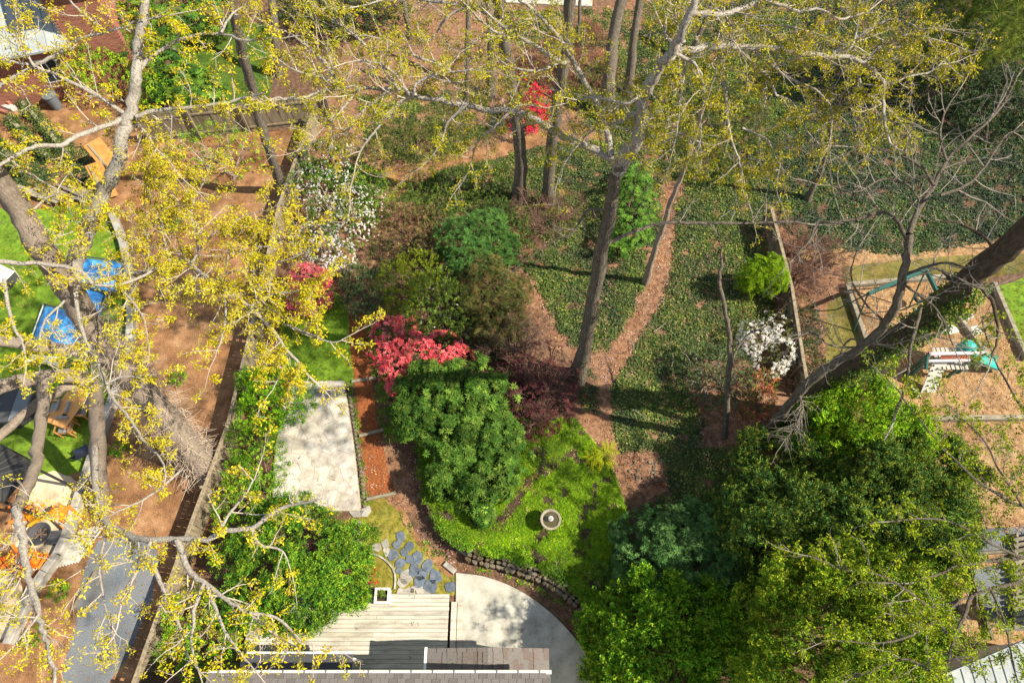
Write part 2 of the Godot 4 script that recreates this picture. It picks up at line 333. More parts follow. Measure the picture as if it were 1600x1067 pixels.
func make_leaves():
	rng.seed = 99
	var k := Acc.new()                                  # young drooping leaves of a bud
	for i in 9:
		var a := TAU * i / 9.0 + rng.randf() * 0.9; var d := Vector3(cos(a), rng.randf_range(-1.1, 0.5), sin(a)).normalized()
		k.leaf(rv() * 0.055, d, (Vector3.UP + rv() * .4).normalized(), rng.randf_range(0.04, 0.095), rng.randf_range(0.022, 0.046), 0.2, 0.25, Color.WHITE * rng.randf_range(0.65, 1.15))
	K.young = k.mesh()
	k = Acc.new()                                       # ivy: flat leaves facing up at mixed tilts
	for i in 11:
		var a := rng.randf() * TAU; var r := 0.20 * sqrt(rng.randf()); var p := Vector3(cos(a) * r, rng.randf_range(0.02, 0.11), sin(a) * r)
		var b := rng.randf() * TAU; var d := Vector3(cos(b), rng.randf_range(-0.5, 0.2), sin(b)).normalized()
		k.leaf(p, d, Vector3(0.3 * rng.randf_range(-1, 1), 1, 0.3 * rng.randf_range(-1, 1)).normalized(), rng.randf_range(0.06, 0.095), rng.randf_range(0.06, 0.09), 0.12, 0.1, Color.WHITE * rng.randf_range(0.6, 1.25))
	K.ivy = k.mesh()
	k = Acc.new()                                       # a whorl of long leaves
	for i in 9:
		var a := TAU * i / 9.0 + rng.randf() * 0.4; var d := Vector3(cos(a), rng.randf_range(-0.15, 0.45), sin(a)).normalized()
		k.leaf(d * 0.01, d, Vector3.UP, rng.randf_range(0.13, 0.19), rng.randf_range(0.04, 0.055), -0.2, 0.25, Color.WHITE * rng.randf_range(0.7, 1.2))
	K.whorl = k.mesh()
	k = Acc.new()                                       # a sprig of small oval leaves
	for i in 13:
		var t := i / 12.0; var s := 1.0 if i % 2 else -1.0
		var d := Vector3(s * rng.randf_range(0.5, 1.0), rng.randf_range(0.1, 0.8), rng.randf_range(-0.6, 0.6)).normalized()
		k.leaf(Vector3(rng.randf_range(-.05, .05), t * 0.22 - 0.05, rng.randf_range(-.05, .05)), d, Vector3(0, 0.8, 0.6 * s).normalized(), rng.randf_range(0.055, 0.09), rng.randf_range(0.03, 0.05), 0.15, 0.1, Color.WHITE * rng.randf_range(0.6, 1.25))
	K.sprig = k.mesh()
	k = Acc.new()                                       # blossom: a bunch of five-petalled flowers
	for j in 5:
		var c := Vector3(rng.randf_range(-.09, .09), rng.randf_range(-0.02, 0.05), rng.randf_range(-.09, .09)); var tone := rng.randf_range(0.75, 1.15)
		for i in 5:
			var a := TAU * i / 5.0 + j; var d := Vector3(cos(a), 0.45, sin(a)).normalized()
			k.leaf(c, d, Vector3.UP, 0.05, 0.045, 0.1, 0.2, Color.WHITE * tone * rng.randf_range(0.9, 1.1))
	K.blossom = k.mesh()
	k = Acc.new()                                       # grass tuft
	for i in 10:
		var a := rng.randf() * TAU; var d := Vector3(cos(a) * 0.6, 1, sin(a) * 0.6).normalized(); var r := rng.randf() * 0.07
		var p := Vector3(cos(a * 3.1) * r, 0, sin(a * 3.1) * r); var s := Vector3(-sin(a), 0, cos(a)) * 0.006
		var t := p + d * rng.randf_range(0.05, 0.11) + Vector3(cos(a), 0, sin(a)) * 0.03
		k.tri(p + s, p - s, t, Color.WHITE * rng.randf_range(0.7, 1.25))
	K.grass = k.mesh()
	k = Acc.new()                                       # pine needles
	for i in 34:
		var d := (rv() + Vector3.UP * 0.5).normalized(); var s := d.cross(Vector3.UP).normalized() * 0.004
		k.tri(s, -s, d * rng.randf_range(0.16, 0.26), Color.WHITE * rng.randf_range(0.7, 1.3))
	K.needles = k.mesh()
	k = Acc.new()                                       # fallen leaves
	for i in 7:
		var b := rng.randf() * TAU; var d := Vector3(cos(b), rng.randf_range(-0.25, 0.4), sin(b)).normalized()
		k.leaf(Vector3(rng.randf_range(-.22, .22), 0.015, rng.randf_range(-.22, .22)), d, (Vector3.UP + rv() * 0.5).normalized(), rng.randf_range(0.05, 0.10), rng.randf_range(0.03, 0.06), rng.randf_range(-0.4, 0.5), 0.0, Color.WHITE * rng.randf_range(0.5, 1.4))
	K.fallen = k.mesh()
	k = Acc.new()                                       # feathery spray of a small conifer or maple
	for i in 16:
		var t := i / 15.0; var s := 1.0 if i % 2 else -1.0; var d := Vector3(s, 0.15, 0.7).normalized()
		k.leaf(Vector3(0, -0.05 * t * t, t * 0.26), d, Vector3.UP, (1.0 - t * 0.7) * 0.12, 0.022, 0.1, 0.25, Color.WHITE * rng.randf_range(0.6, 1.3))
	K.spray = k.mesh()
	k = Acc.new()                                       # bare twiglets
	for i in 5:
		var d := (rv() * 0.7 + Vector3.UP).normalized(); var e := (d + rv() * 0.5).normalized()
		k.tube([rv() * 0.02, d * 0.15, d * 0.15 + e * 0.16], 0.006, 0.002, 3)
		k.tube([d * 0.15, d * 0.15 + (d + rv() * 0.9).normalized() * 0.14], 0.004, 0.002, 3)
	K.twiglet = k.mesh()
	k = Acc.new()                                       # arching fern frond set
	for i in 9:
		var a := TAU * i / 9.0 + rng.randf() * 0.4; var o := Vector3(cos(a), 0, sin(a)); var s := Vector3(-sin(a), 0, cos(a))
		for j in 9:
			var t := (j + 1) / 9.0; var p := o * t * 0.55 + Vector3.UP * (0.4 * sin(t * 2.3) * 0.9); var w := 0.14 * sin(minf(t * 2.5, 1.57)) * (1.1 - t)
			k.leaf(p, (s + o * 0.5).normalized(), Vector3.UP, w + 0.02, 0.045, 0.0, 0.1, Color.WHITE * rng.randf_range(0.8, 1.15))
			k.leaf(p, (-s + o * 0.5).normalized(), Vector3.UP, w + 0.02, 0.045, 0.0, 0.1, Color.WHITE * rng.randf_range(0.8, 1.15))
	K.fern = k.mesh()

# ------------------------------------------------------------------ ground
var P_IVY := []; var holes_path := []; var A := {}
func build_ground():
	A.ground = [Vector3(-75, 0, -90), Vector3(75, 0, -90), Vector3(75, 0, 25), Vector3(-75, 0, 25)]
	var k := Acc.new(); k.quad(A.ground[0], A.ground[1], A.ground[2], A.ground[3], Color(.8, .8, .8))
	structure(put("ground", k.mesh(), M.dark_litter))
	A.straw = poly([-120, 210, 230, 215, 500, 200, 470, 290, 420, 450, 385, 640, 300, 900, 220, 1067, 190, 1120, -200, 1120, -200, 400])
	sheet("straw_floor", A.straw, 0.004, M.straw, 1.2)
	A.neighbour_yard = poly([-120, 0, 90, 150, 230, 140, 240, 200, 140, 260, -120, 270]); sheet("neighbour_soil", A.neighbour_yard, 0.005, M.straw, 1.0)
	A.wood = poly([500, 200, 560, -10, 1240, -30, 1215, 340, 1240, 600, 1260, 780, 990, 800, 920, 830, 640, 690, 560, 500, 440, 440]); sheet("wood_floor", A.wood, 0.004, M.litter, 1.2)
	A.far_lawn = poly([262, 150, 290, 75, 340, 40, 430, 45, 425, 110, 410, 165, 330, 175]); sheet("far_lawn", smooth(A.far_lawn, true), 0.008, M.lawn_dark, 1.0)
	A.left_lawn = poly([30, 330, 120, 318, 175, 340, 196, 400, 204, 470, 205, 530, 190, 580, 168, 640, 150, 700, 120, 740, 60, 745, -60, 760, -150, 700, -150, 340]); sheet("left_lawn", smooth(A.left_lawn, true, 3), 0.008, M.lawn, 1.0)
	A.turf = poly([445, 455, 500, 440, 542, 480, 552, 590, 540, 600, 470, 600, 440, 560]); sheet("turf", smooth(A.turf, true), 0.008, M.lawn, 0.6)
	A.play_lawn = poly([1275, 500, 1300, 470, 1330, 470, 1385, 650, 1340, 660, 1280, 600]); sheet("play_lawn", smooth(A.play_lawn, true), 0.008, M.dry_lawn, 0.8)
	A.back_lawn = poly([1290, 415, 1420, 400, 1570, 380, 1640, 360, 1640, 425, 1500, 432, 1330, 446]); sheet("back_lawn", A.back_lawn, 0.008, M.dry_lawn, 0.8)
	A.right_lawn = poly([1560, 450, 1680, 400, 1720, 640, 1625, 600]); sheet("right_lawn", A.right_lawn, 0.006, M.lawn, 0.8)
	A.side_yard = poly([1400, 660, 1680, 650, 1720, 840, 1480, 850, 1420, 760]); sheet("side_yard", A.side_yard, 0.006, M.chips, 0.8)
	A.side_lawn = poly([1490, 665, 1680, 655, 1690, 790, 1560, 800, 1490, 760])
	A.chips = poly([1328, 442, 1508, 428, 1570, 480, 1660, 648, 1397, 650]); sheet("play_chips", A.chips, 0.010, M.chips, 0.8, false, 0.02)
	A.terrace = poly([1400, 850, 1700, 800, 1760, 1120, 1400, 1120]); sheet("terrace_soil", A.terrace, 0.005, M.chips, 0.8)
	A.bed = poly([655, 690, 700, 660, 790, 650, 850, 655, 900, 655, 925, 690, 952, 730, 972, 790, 985, 860, 990, 940, 960, 1000, 935, 962, 905, 932, 870, 905, 830, 887, 790, 874, 745, 864, 712, 850, 690, 827, 672, 792, 660, 740])
	sheet("raised_bed", A.bed, 0.006, M.soil, 0.45, true, 0.03)
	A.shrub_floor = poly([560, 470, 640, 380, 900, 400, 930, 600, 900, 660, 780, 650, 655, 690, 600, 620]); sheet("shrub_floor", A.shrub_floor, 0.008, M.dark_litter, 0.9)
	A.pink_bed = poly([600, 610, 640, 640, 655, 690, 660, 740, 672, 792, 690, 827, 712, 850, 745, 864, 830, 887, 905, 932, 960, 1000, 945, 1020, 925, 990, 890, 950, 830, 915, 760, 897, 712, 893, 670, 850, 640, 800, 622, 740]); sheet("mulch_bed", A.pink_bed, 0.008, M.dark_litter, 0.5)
	A.moss = poly([570, 790, 600, 780, 625, 810, 650, 845, 690, 885, 712, 897, 710, 930, 615, 930, 560, 870]); sheet("moss_lawn", smooth(A.moss, true), 0.012, M.moss, 0.5)
	A.moss_step = poly([505, 812, 590, 808, 592, 858, 508, 858]); sheet("moss_terrace", A.moss_step, 0.010, M.moss, 0.5)
	A.bare = poly([560, 690, 610, 690, 650, 760, 640, 800, 575, 790]); sheet("bare_ground", A.bare, 0.010, M.litter, 0.5)
	A.dirt_path = poly([612, 760, 628, 790, 650, 830, 700, 880, 712, 892, 700, 900, 660, 860, 630, 815]); sheet("dirt_path", smooth(A.dirt_path, true), 0.016, M.straw, 0.4, false, 0.04)
	A.main_path = poly([1032, 285, 1036, 330, 1026, 380, 1012, 425, 1000, 462, 984, 502, 964, 532, 944, 549, 920, 549, 926, 568, 935, 602, 938, 650, 945, 690, 958, 728, 970, 775, 984, 805, 986, 785, 975, 745, 966, 705, 957, 662, 956, 612, 966, 585, 986, 555, 1012, 515, 1036, 470, 1051, 420, 1056, 370, 1052, 330, 1076, 288, 1060, 280]); sheet("path", A.main_path, 0.014, M.litter, 0.45, false, 0.06)
	A.branch_path = poly([928, 548, 897, 540, 873, 512, 856, 476, 838, 436, 815, 415, 806, 425, 820, 464, 840, 508, 866, 545, 905, 570]); sheet("side_path", A.branch_path, 0.016, M.litter, 0.45, false, 0.06)
	A.circle_bed = smooth(poly([985, 705, 1025, 704, 1040, 730, 1042, 760, 1020, 778, 992, 765, 972, 735, 968, 712]), true, 4); sheet("mulch_circle", A.circle_bed, 0.018, M.litter, 0.45)
	A.bark_path = poly([546, 488, 570, 490, 578, 560, 585, 620, 592, 680, 606, 735, 616, 772, 577, 778, 564, 700, 555, 610, 547, 540]); sheet("bark_path", A.bark_path, 0.018, M.bark_mulch, 0.4, false, 0.05)
	A.upper_clearing = poly([600, 270, 640, 258, 720, 245, 800, 215, 850, 205, 850, 225, 790, 245, 700, 265, 640, 300, 600, 320]); sheet("upper_path", smooth(A.upper_clearing, true), 0.012, M.straw, 0.6)
	A.tree_bed = smooth(poly([1100, 665, 1160, 655, 1215, 680, 1210, 730, 1185, 725, 1150, 700, 1100, 700]), true); sheet("tree_mulch", A.tree_bed, 0.018, M.litter, 0.45)
	A.lower_bed = poly([1060, 560, 1180, 580, 1210, 650, 1140, 660, 1075, 620]); sheet("shrub_mulch", smooth(A.lower_bed, true), 0.014, M.litter, 0.5)
	A.bed_strip = poly([765, 835, 795, 790, 830, 740, 900, 700, 905, 712, 840, 760, 805, 800, 785, 840])
	A.vine_ground = poly([1208, 350, 1310, 390, 1320, 450, 1290, 480, 1290, 560, 1260, 640, 1240, 600, 1215, 470]); sheet("vine_floor", A.vine_ground, 0.012, M.litter, 0.7)
	A.back_path = poly([1225, 395, 1290, 390, 1600, 375, 1640, 370, 1640, 395, 1500, 402, 1300, 415]); sheet("back_path", A.back_path, 0.016, M.chips, 0.6)
	for n in ["main_path", "branch_path", "circle_bed", "tree_bed", "bark_path", "upper_clearing"]: holes_path.append(flat(A[n]))

# ------------------------------------------------------------------ houses, deck
func build_houses():
	# the house under the viewpoint: roof edge, lower gabled roof, awning roof
	var e0 := G(325, 1053, 4.2); var e1 := G(860, 1053, 4.2); var zz := e0.z
	var house := thing("house", "house at the bottom edge with grey shingle roof, white gutter and small gabled porch roof", "house", Vector3(0, 0, 0))
	var k := Acc.new(); k.box(at(Vector3((e0.x + e1.x) / 2, 2.05, zz + 4.9)), Vector3(e1.x - e0.x - 0.8, 4.1, 9.0)); put("wall", k.mesh(), M.off_white, house)
	k = Acc.new(); var rise := 2.2; var run := 4.9
	k.quad(Vector3(e0.x, 4.2, zz + 0.02), Vector3(e0.x, 4.2 + rise, zz + run), Vector3(e1.x, 4.2 + rise, zz + run), Vector3(e1.x, 4.2, zz + 0.02))
	k.quad(Vector3(e0.x, 4.2 + rise, zz + run), Vector3(e0.x, 4.2, zz + 2 * run), Vector3(e1.x, 4.2, zz + 2 * run), Vector3(e1.x, 4.2 + rise, zz + run))
	k.quad(Vector3(e0.x, 4.08, zz), Vector3(e1.x, 4.08, zz), Vector3(e1.x, 4.08, zz + 2 * run), Vector3(e0.x, 4.08, zz + 2 * run))
	for x in [e0.x + 0.4, e1.x - 0.4]:
		k.tri(Vector3(x, 4.1, zz + 0.3), Vector3(x, 4.15 + rise, zz + run), Vector3(x, 4.1, zz + 2 * run - .3))
	var roof := put("roof", k.mesh(), M.shingle, house)
	var sh := []
	for i in 3: k = Acc.new(); k.box(Transform3D(), Vector3(0.235, 0.012, 0.19), Color.WHITE * [0.8, 1.0, 1.25][i], 0.003); sh.append(k.mesh())
	var slope := atan2(rise, run)
	for row in 3:
		var x := e0.x + 0.12 + (0.12 if row % 2 else 0.0)
		while x < e1.x - 0.1:
			var t := row * 0.16 + 0.07; var o := put("shingle", sh[rng.randi() % 3], M.shingle, roof, Vector3(x, 4.222 + t * sin(slope) + 0.003 * (row % 2), zz + t * cos(slope)))
			o.rotation.x = -slope + 0.05; x += 0.243
	k = Acc.new(); add_bar(k, Vector3(e0.x - 0.05, 4.16, zz - 0.05), Vector3(e1.x + 0.03, 4.16, zz - 0.05), 0.11, 0.10, Vector3.UP, 0.02); put("gutter", k.mesh(), M.off_white, house)
	for gi in 16:
		k = Acc.new(); k.box(at(Vector3(lerpf(e0.x + .3, e1.x - .3, gi / 15.0), 4.225, zz - 0.03)), Vector3(0.03, 0.02, 0.16)); put("gutter_bracket", k.mesh(), M.grey_can, house)
	# porch gable
	var p0 := G(668, 1013, 2.6); var p1 := G(857, 1013, 2.6); var rg := G(762, 1008, 3.3); var zb := zz + 0.38
	k = Acc.new(); var zf := p0.z
	var L0 := Vector3(p0.x, 2.6, zf); var L1 := Vector3(p0.x, 2.6, zb); var R0 := Vector3(p1.x, 2.6, zf); var R1 := Vector3(p1.x, 2.6, zb); var T0 := Vector3(rg.x, 3.0, zf); var T1 := Vector3(rg.x, 3.0, zb)
	k.quad(L0, T0, T1, L1); k.quad(T0, R0, R1, T1); k.tri(L0, R0, T0)
	k.quad(L0 - Vector3.UP * .1, L1 - Vector3.UP * .1, R1 - Vector3.UP * .1, R0 - Vector3.UP * .1)
	var porch := put("porch_roof", k.mesh(), M.shingle, house)
	var tab := []
	for i in 4: k = Acc.new(); k.box(Transform3D(), Vector3(0.19, 0.012, 0.325), [Color(.9, .78, .74), Color(1.25, 1.05, .98), Color(1.1, .9, .84), Color(1.45, 1.22, 1.12)][i], 0.003); tab.append(k.mesh())
	for side in 2:
		var a := L0 if side == 0 else R0; var n := int(absf(rg.x - a.x) / 0.155); var ang := atan2(0.4, absf(rg.x - a.x)) * (1 if side == 0 else -1)
		for c in n:
			var t := (c + 0.5) / n; var z := zf + 0.16 + (0.12 if c % 2 else 0.0) - 0.1
			while z < zb - 0.05:
				var o := put("shingle", tab[rng.randi() % 4], M.shingle, porch, Vector3(lerpf(a.x, rg.x, t), lerpf(2.612, 3.012, t), minf(z + 0.1, zb - 0.17))); o.rotation.z = ang; z += 0.335
	k = Acc.new(); add_bar(k, Vector3(p0.x - 0.05, 2.57, zf - 0.03), Vector3(p0.x - 0.05, 2.57, zb), 0.08, 0.10); put("gutter", k.mesh(), M.white, house)
	for x in [p0.x + 0.15, p1.x - 0.15]:
		k = Acc.new(); k.box(at(Vector3(x, 1.25, zf + 0.15)), Vector3(0.12, 2.5, 0.12)); put("post", k.mesh(), M.white, house)
	# awning roof at left
	var w0 := G(385, 1022, 2.5); var w1 := G(551, 1022, 2.5)
	k = Acc.new(); k.box(at(Vector3((w0.x + w1.x) / 2, 2.44, (w0.z + zb) / 2)), Vector3(w1.x - w0.x, 0.1, zb - w0.z), Color.WHITE, 0.01); put("awning_roof", k.mesh(), M.charcoal, house)
	k = Acc.new(); add_bar(k, Vector3(w0.x, 2.47, w0.z - 0.04), Vector3(w1.x, 2.47, w0.z - 0.04), 0.06, 0.09); put("gutter", k.mesh(), M.white, house)
	for x in [w0.x + 0.1, w1.x - 0.1]:
		k = Acc.new(); k.box(at(Vector3(x, 1.42, w0.z + 0.12)), Vector3(0.09, 1.95, 0.09)); put("post", k.mesh(), M.white, house)
	# deck of single boards
	var d0 := G(394, 928, 0.42); var d1 := G(702, 928, 0.42); var dz := d0.z
	var deck := thing("deck", "pale weathered wooden deck behind the house with two side steps", "deck", Vector3(0, 0, 0))
	k = Acc.new(); k.box(at(Vector3((d0.x + d1.x) / 2, 0.19, (dz + zb) / 2)), Vector3(d1.x - d0.x - 0.06, 0.36, zb - dz - 0.06)); put("deck_frame", k.mesh(), M.timber, deck)
	var z := dz + 0.07; var r := 0
	while z < zb - 0.05:
		var cut := lerpf(d0.x, d1.x, [0.42, 0.63, 0.3, 0.52][r % 4] + rng.randf_range(-0.03, 0.03))
		for s in [[d0.x + rng.randf_range(-.02, .02), cut - 0.003], [cut + 0.003, d1.x + rng.randf_range(-.01, .01)]]:
			k = Acc.new(); var tone := rng.randf_range(0.82, 1.10); k.box(at(Vector3((s[0] + s[1]) / 2, 0.40 + rng.randf_range(-.003, .003), z)), Vector3(s[1] - s[0], 0.035, 0.132), Color(tone, tone * rng.randf_range(.98, 1.0), tone * rng.randf_range(.95, 1.0)), 0.008); put("board", k.mesh(), M.deck, deck)
		z += 0.140; r += 1
	for i in 2:
		k = Acc.new(); var x := d1.x + 0.17 + 0.21 * i; k.box(at(Vector3(x, 0.27 - 0.14 * i, (dz + zb) / 2 + 0.12)), Vector3(0.2, 0.04, zb - dz - 0.25), Color.WHITE * (1.0 - .08 * i), 0.006); var st := put("step", k.mesh(), M.deck, deck)
		k = Acc.new(); k.box(at(Vector3(x - 0.02, (0.25 - 0.14 * i) / 2, (dz + zb) / 2 + 0.12)), Vector3(0.15, 0.25 - 0.14 * i, zb - dz - 0.3)); put("riser", k.mesh(), M.timber, st)
	# concrete
	A.pad = smooth(poly([712, 895, 760, 902, 810, 922, 860, 957, 903, 1003, 924, 1040, 932, 1090]), false, 5); A.pad.append(G(712, 1090))
	k = Acc.new(); k.prism(A.pad, 0.0, 0.07, 0.015); structure(put("concrete_drive", k.mesh(), M.concrete))
	# brick house at upper left
	var a := G(-70, 190); var b := G(228, 132); var ux := (b - a).normalized(); var nz := ux.cross(Vector3.UP).normalized()
	if nz.z < 0: nz = -nz
	var X := Transform3D(Basis(ux, Vector3.UP, nz), a); var len := a.distance_to(b)
	var bh := thing("brick_house", "red brick house at the upper left corner with grey metal roof", "house", Vector3.ZERO)
	bh.transform = X
	k = Acc.new(); k.box(at(Vector3(len / 2 + 3.6, 3.0, -4.1)), Vector3(len - 7.2, 6.0, 8.0)); k.box(at(Vector3(1.6, 1.65, -3.1)), Vector3(11.0, 3.3, 5.9)); put("wall", k.mesh(), M.mortar, bh)
	k = Acc.new()
	for row in 78:
		var x := -1.0 + (0.11 if row % 2 else 0.0); var y := 0.05 + row * 0.077
		while x < len - 0.1:
			var front := -0.09 if x > 7.1 else -0.14
			if not (y > 3.25 and x < 7.2) and not (x > 5.2 and x < 6.25 and y > 1.1 and y < 2.5):
				k.box(at(Vector3(x + 0.107, y, front)), Vector3(0.212, 0.066, 0.10), Color.WHITE * rng.randf_range(0.65, 1.3))
			x += 0.224
	var bricks := put("bricks", k.mesh(), M.brick, bh); bricks.set_meta("kind", "stuff")
	k = Acc.new()
	for row in 70:
		for col in 30: k.box(at(Vector3(len + 0.0, 0.05 + row * 0.077, -0.25 - col * 0.224 - (0.11 if row % 2 else 0.0))), Vector3(0.06, 0.066, 0.212), Color.WHITE * rng.randf_range(0.65, 1.3))
	bricks = put("bricks", k.mesh(), M.brick, bh); bricks.set_meta("kind", "stuff")
	k = Acc.new(); k.box(at(Vector3(5.72, 1.8, -0.10)), Vector3(1.0, 1.35, 0.08)); var wf := put("window", k.mesh(), M.white, bh)
	for s in [-.24, .24]:
		k = Acc.new(); k.box(at(Vector3(5.72 + s, 1.8, -0.055)), Vector3(0.42, 1.2, 0.02)); put("pane", k.mesh(), M.glass, wf)
	k = Acc.new(); k.quad(Vector3(-6, 3.3, 0.5), Vector3(-6, 5.2, -4), Vector3(7.35, 5.2, -4), Vector3(7.35, 3.3, 0.5)); k.quad(Vector3(-6, 3.22, 0.5), Vector3(7.35, 3.22, 0.5), Vector3(7.35, 5.12, -4), Vector3(-6, 5.12, -4))
	k.quad(Vector3(-6, 3.2, 0.5), Vector3(7.35, 3.2, 0.5), Vector3(7.35, 3.3, 0.5), Vector3(-6, 3.3, 0.5)); k.quad(Vector3(7.35, 3.2, 0.5), Vector3(7.35, 5.12, -4), Vector3(7.35, 5.2, -4), Vector3(7.35, 3.3, 0.5))
	var mr := put("roof", k.mesh(), M.roof_metal, bh)
	for i in 34:
		k = Acc.new(); add_bar(k, Vector3(-5.9 + i * 0.4, 3.32, 0.5), Vector3(-5.9 + i * 0.4, 5.22, -4), 0.03, 0.035); put("roof_rib", k.mesh(), M.roof_metal, mr)
	k = Acc.new(); k.quad(Vector3(6.9, 6.0, 0.4), Vector3(6.9, 8.3, -4.1), Vector3(len + .4, 8.3, -4.1), Vector3(len + .4, 6.0, 0.4)); k.quad(Vector3(6.9, 8.3, -4.1), Vector3(6.9, 6, -8.6), Vector3(len + .4, 6, -8.6), Vector3(len + .4, 8.3, -4.1)); put("roof", k.mesh(), M.shingle, bh)
	# neighbour's grey roof in the lower right corner
	var q := [G(1478, 1052, 2.8), G(1610, 996, 2.8), G(1700, 1000, 2.8), G(1700, 1140, 2.8), G(1478, 1140, 2.8)]
	k = Acc.new(); k.prism(q, 2.7, 2.85, 0.02); var nr = tag(put("shed", k.mesh(), M.roof_metal), "pale grey metal shed roof in the lower right corner", "shed")
	k = Acc.new(); var q2 := []
	for p in q: q2.append(p * 0.96 + Vector3(q[3].x, 0, q[3].z) * 0.04)
	k.prism(q2, 0.0, 2.69); put("wall", k.mesh(), M.off_white, nr)
	for i in 9:
		var u: Vector3 = q[0].lerp(q[1], (i + 0.5) / 9.0); k = Acc.new(); add_bar(k, Vector3(u.x, 2.865, u.z + 0.05), Vector3(u.x, 2.865, u.z + 2.3), 0.03, 0.03); put("roof_rib", k.mesh(), M.roof_metal, nr)
	# pale roof at the top edge
	var f0 := G(790, 6); var f1 := G(925, 12)
	k = Acc.new(); k.prism([f0, f1, f1 + Vector3(1, 0, -9), f0 + Vector3(-1, 0, -9)], 0.0, 0.12, 0.02); structure(put("far_driveway", k.mesh(), M.concrete))

# ------------------------------------------------------------------ fences
func picket_fence(label: String, line: Array, h: float, w: float, called := "picket", rail := true, cap := false):
	var o := thing("wooden_fence", label, "fence", line[0])
	var shapes := []
	for i in 5:
		var k := Acc.new(); k.box(at(Vector3(0, h / 2, 0)), Vector3(w * 0.95, h, 0.022), Color.WHITE * [0.72, 0.9, 1.0, 1.1, 1.2][i], 0.006); shapes.append(k.mesh())
	for i in line.size() - 1:
		var a: Vector3 = line[i]; var b: Vector3 = line[i + 1]; var d := (b - a).normalized(); var turn := atan2(-d.z, d.x); var n := int(a.distance_to(b) / w)
		var side := d.cross(Vector3.UP)
		for j in n:
			var p := put(called, shapes[rng.randi() % 5], M.fence, o, a + d * w * (j + 0.5) - line[0] + Vector3(0, rng.randf_range(-.03, .03), 0)); p.rotation = Vector3(rng.randf_range(-.012, .012), turn, rng.randf_range(-.01, .01))
		for y in [0.3, h - 0.3]:
			var k := Acc.new(); add_bar(k, a - line[0] + side * 0.035 + Vector3.UP * y, b - line[0] + side * 0.035 + Vector3.UP * y, 0.04, 0.09); put("rail", k.mesh(), M.fence, o)
		if cap:
			var k := Acc.new(); add_bar(k, a - line[0] + Vector3.UP * (h + 0.03), b - line[0] + Vector3.UP * (h + 0.03), 0.14, 0.035, Vector3.UP, 0.006); put("cap_board", k.mesh(), M.fence, o)
		var m := maxi(1, int(a.distance_to(b) / 2.4))
		for j in m + 1:
			var k := Acc.new(); k.box(at(Vector3(0, (h + 0.1) / 2, 0)), Vector3(0.1, h + 0.1, 0.1), Color.WHITE, 0.01); put("post", k.mesh(), M.fence, o, a.lerp(b, float(j) / m) - line[0] + side * 0.11)
	return o
func build_fences():
	picket_fence("weathered wooden fence across the back of the straw yard", poly([236, 222, 390, 205, 520, 190]), 1.8, 0.15)
	picket_fence("long tan board fence with cap rail between the straw yard and the garden", poly([498, 200, 447, 345, 405, 540, 372, 680, 300, 880, 232, 1075]), 1.15, 0.16, "picket", true, true)
	picket_fence("brown board fence overgrown with vines beside the play yard", poly([1192, 350, 1222, 470, 1240, 590, 1245, 620]), 1.2, 0.15, "picket", true, true)
	# low retaining wall of pale blocks round the left lawn
	var line := smooth(poly([178, 338, 196, 385, 206, 450, 208, 520, 196, 585, 172, 650, 155, 700, 138, 750, 118, 812, 100, 862, 62, 915, 40, 960, 12, 1025]), false, 8)
	var o := thing("retaining_wall", "low curved wall of pale concrete blocks between left lawn and straw yard", "wall", line[0])
	var run := 0.0; var last: Vector3 = line[0]
	for p in line:
		if last.distance_to(p) > 0.52:
			var k := Acc.new(); add_bar(k, last - line[0] + Vector3.UP * 0.2, p - line[0] + Vector3.UP * 0.2 + (last - p).normalized() * 0.015, 0.30, 0.42, Vector3.UP, 0.02, Color.WHITE * rng.randf_range(.5, .8)); put("block", k.mesh(), M.stone, o); last = p

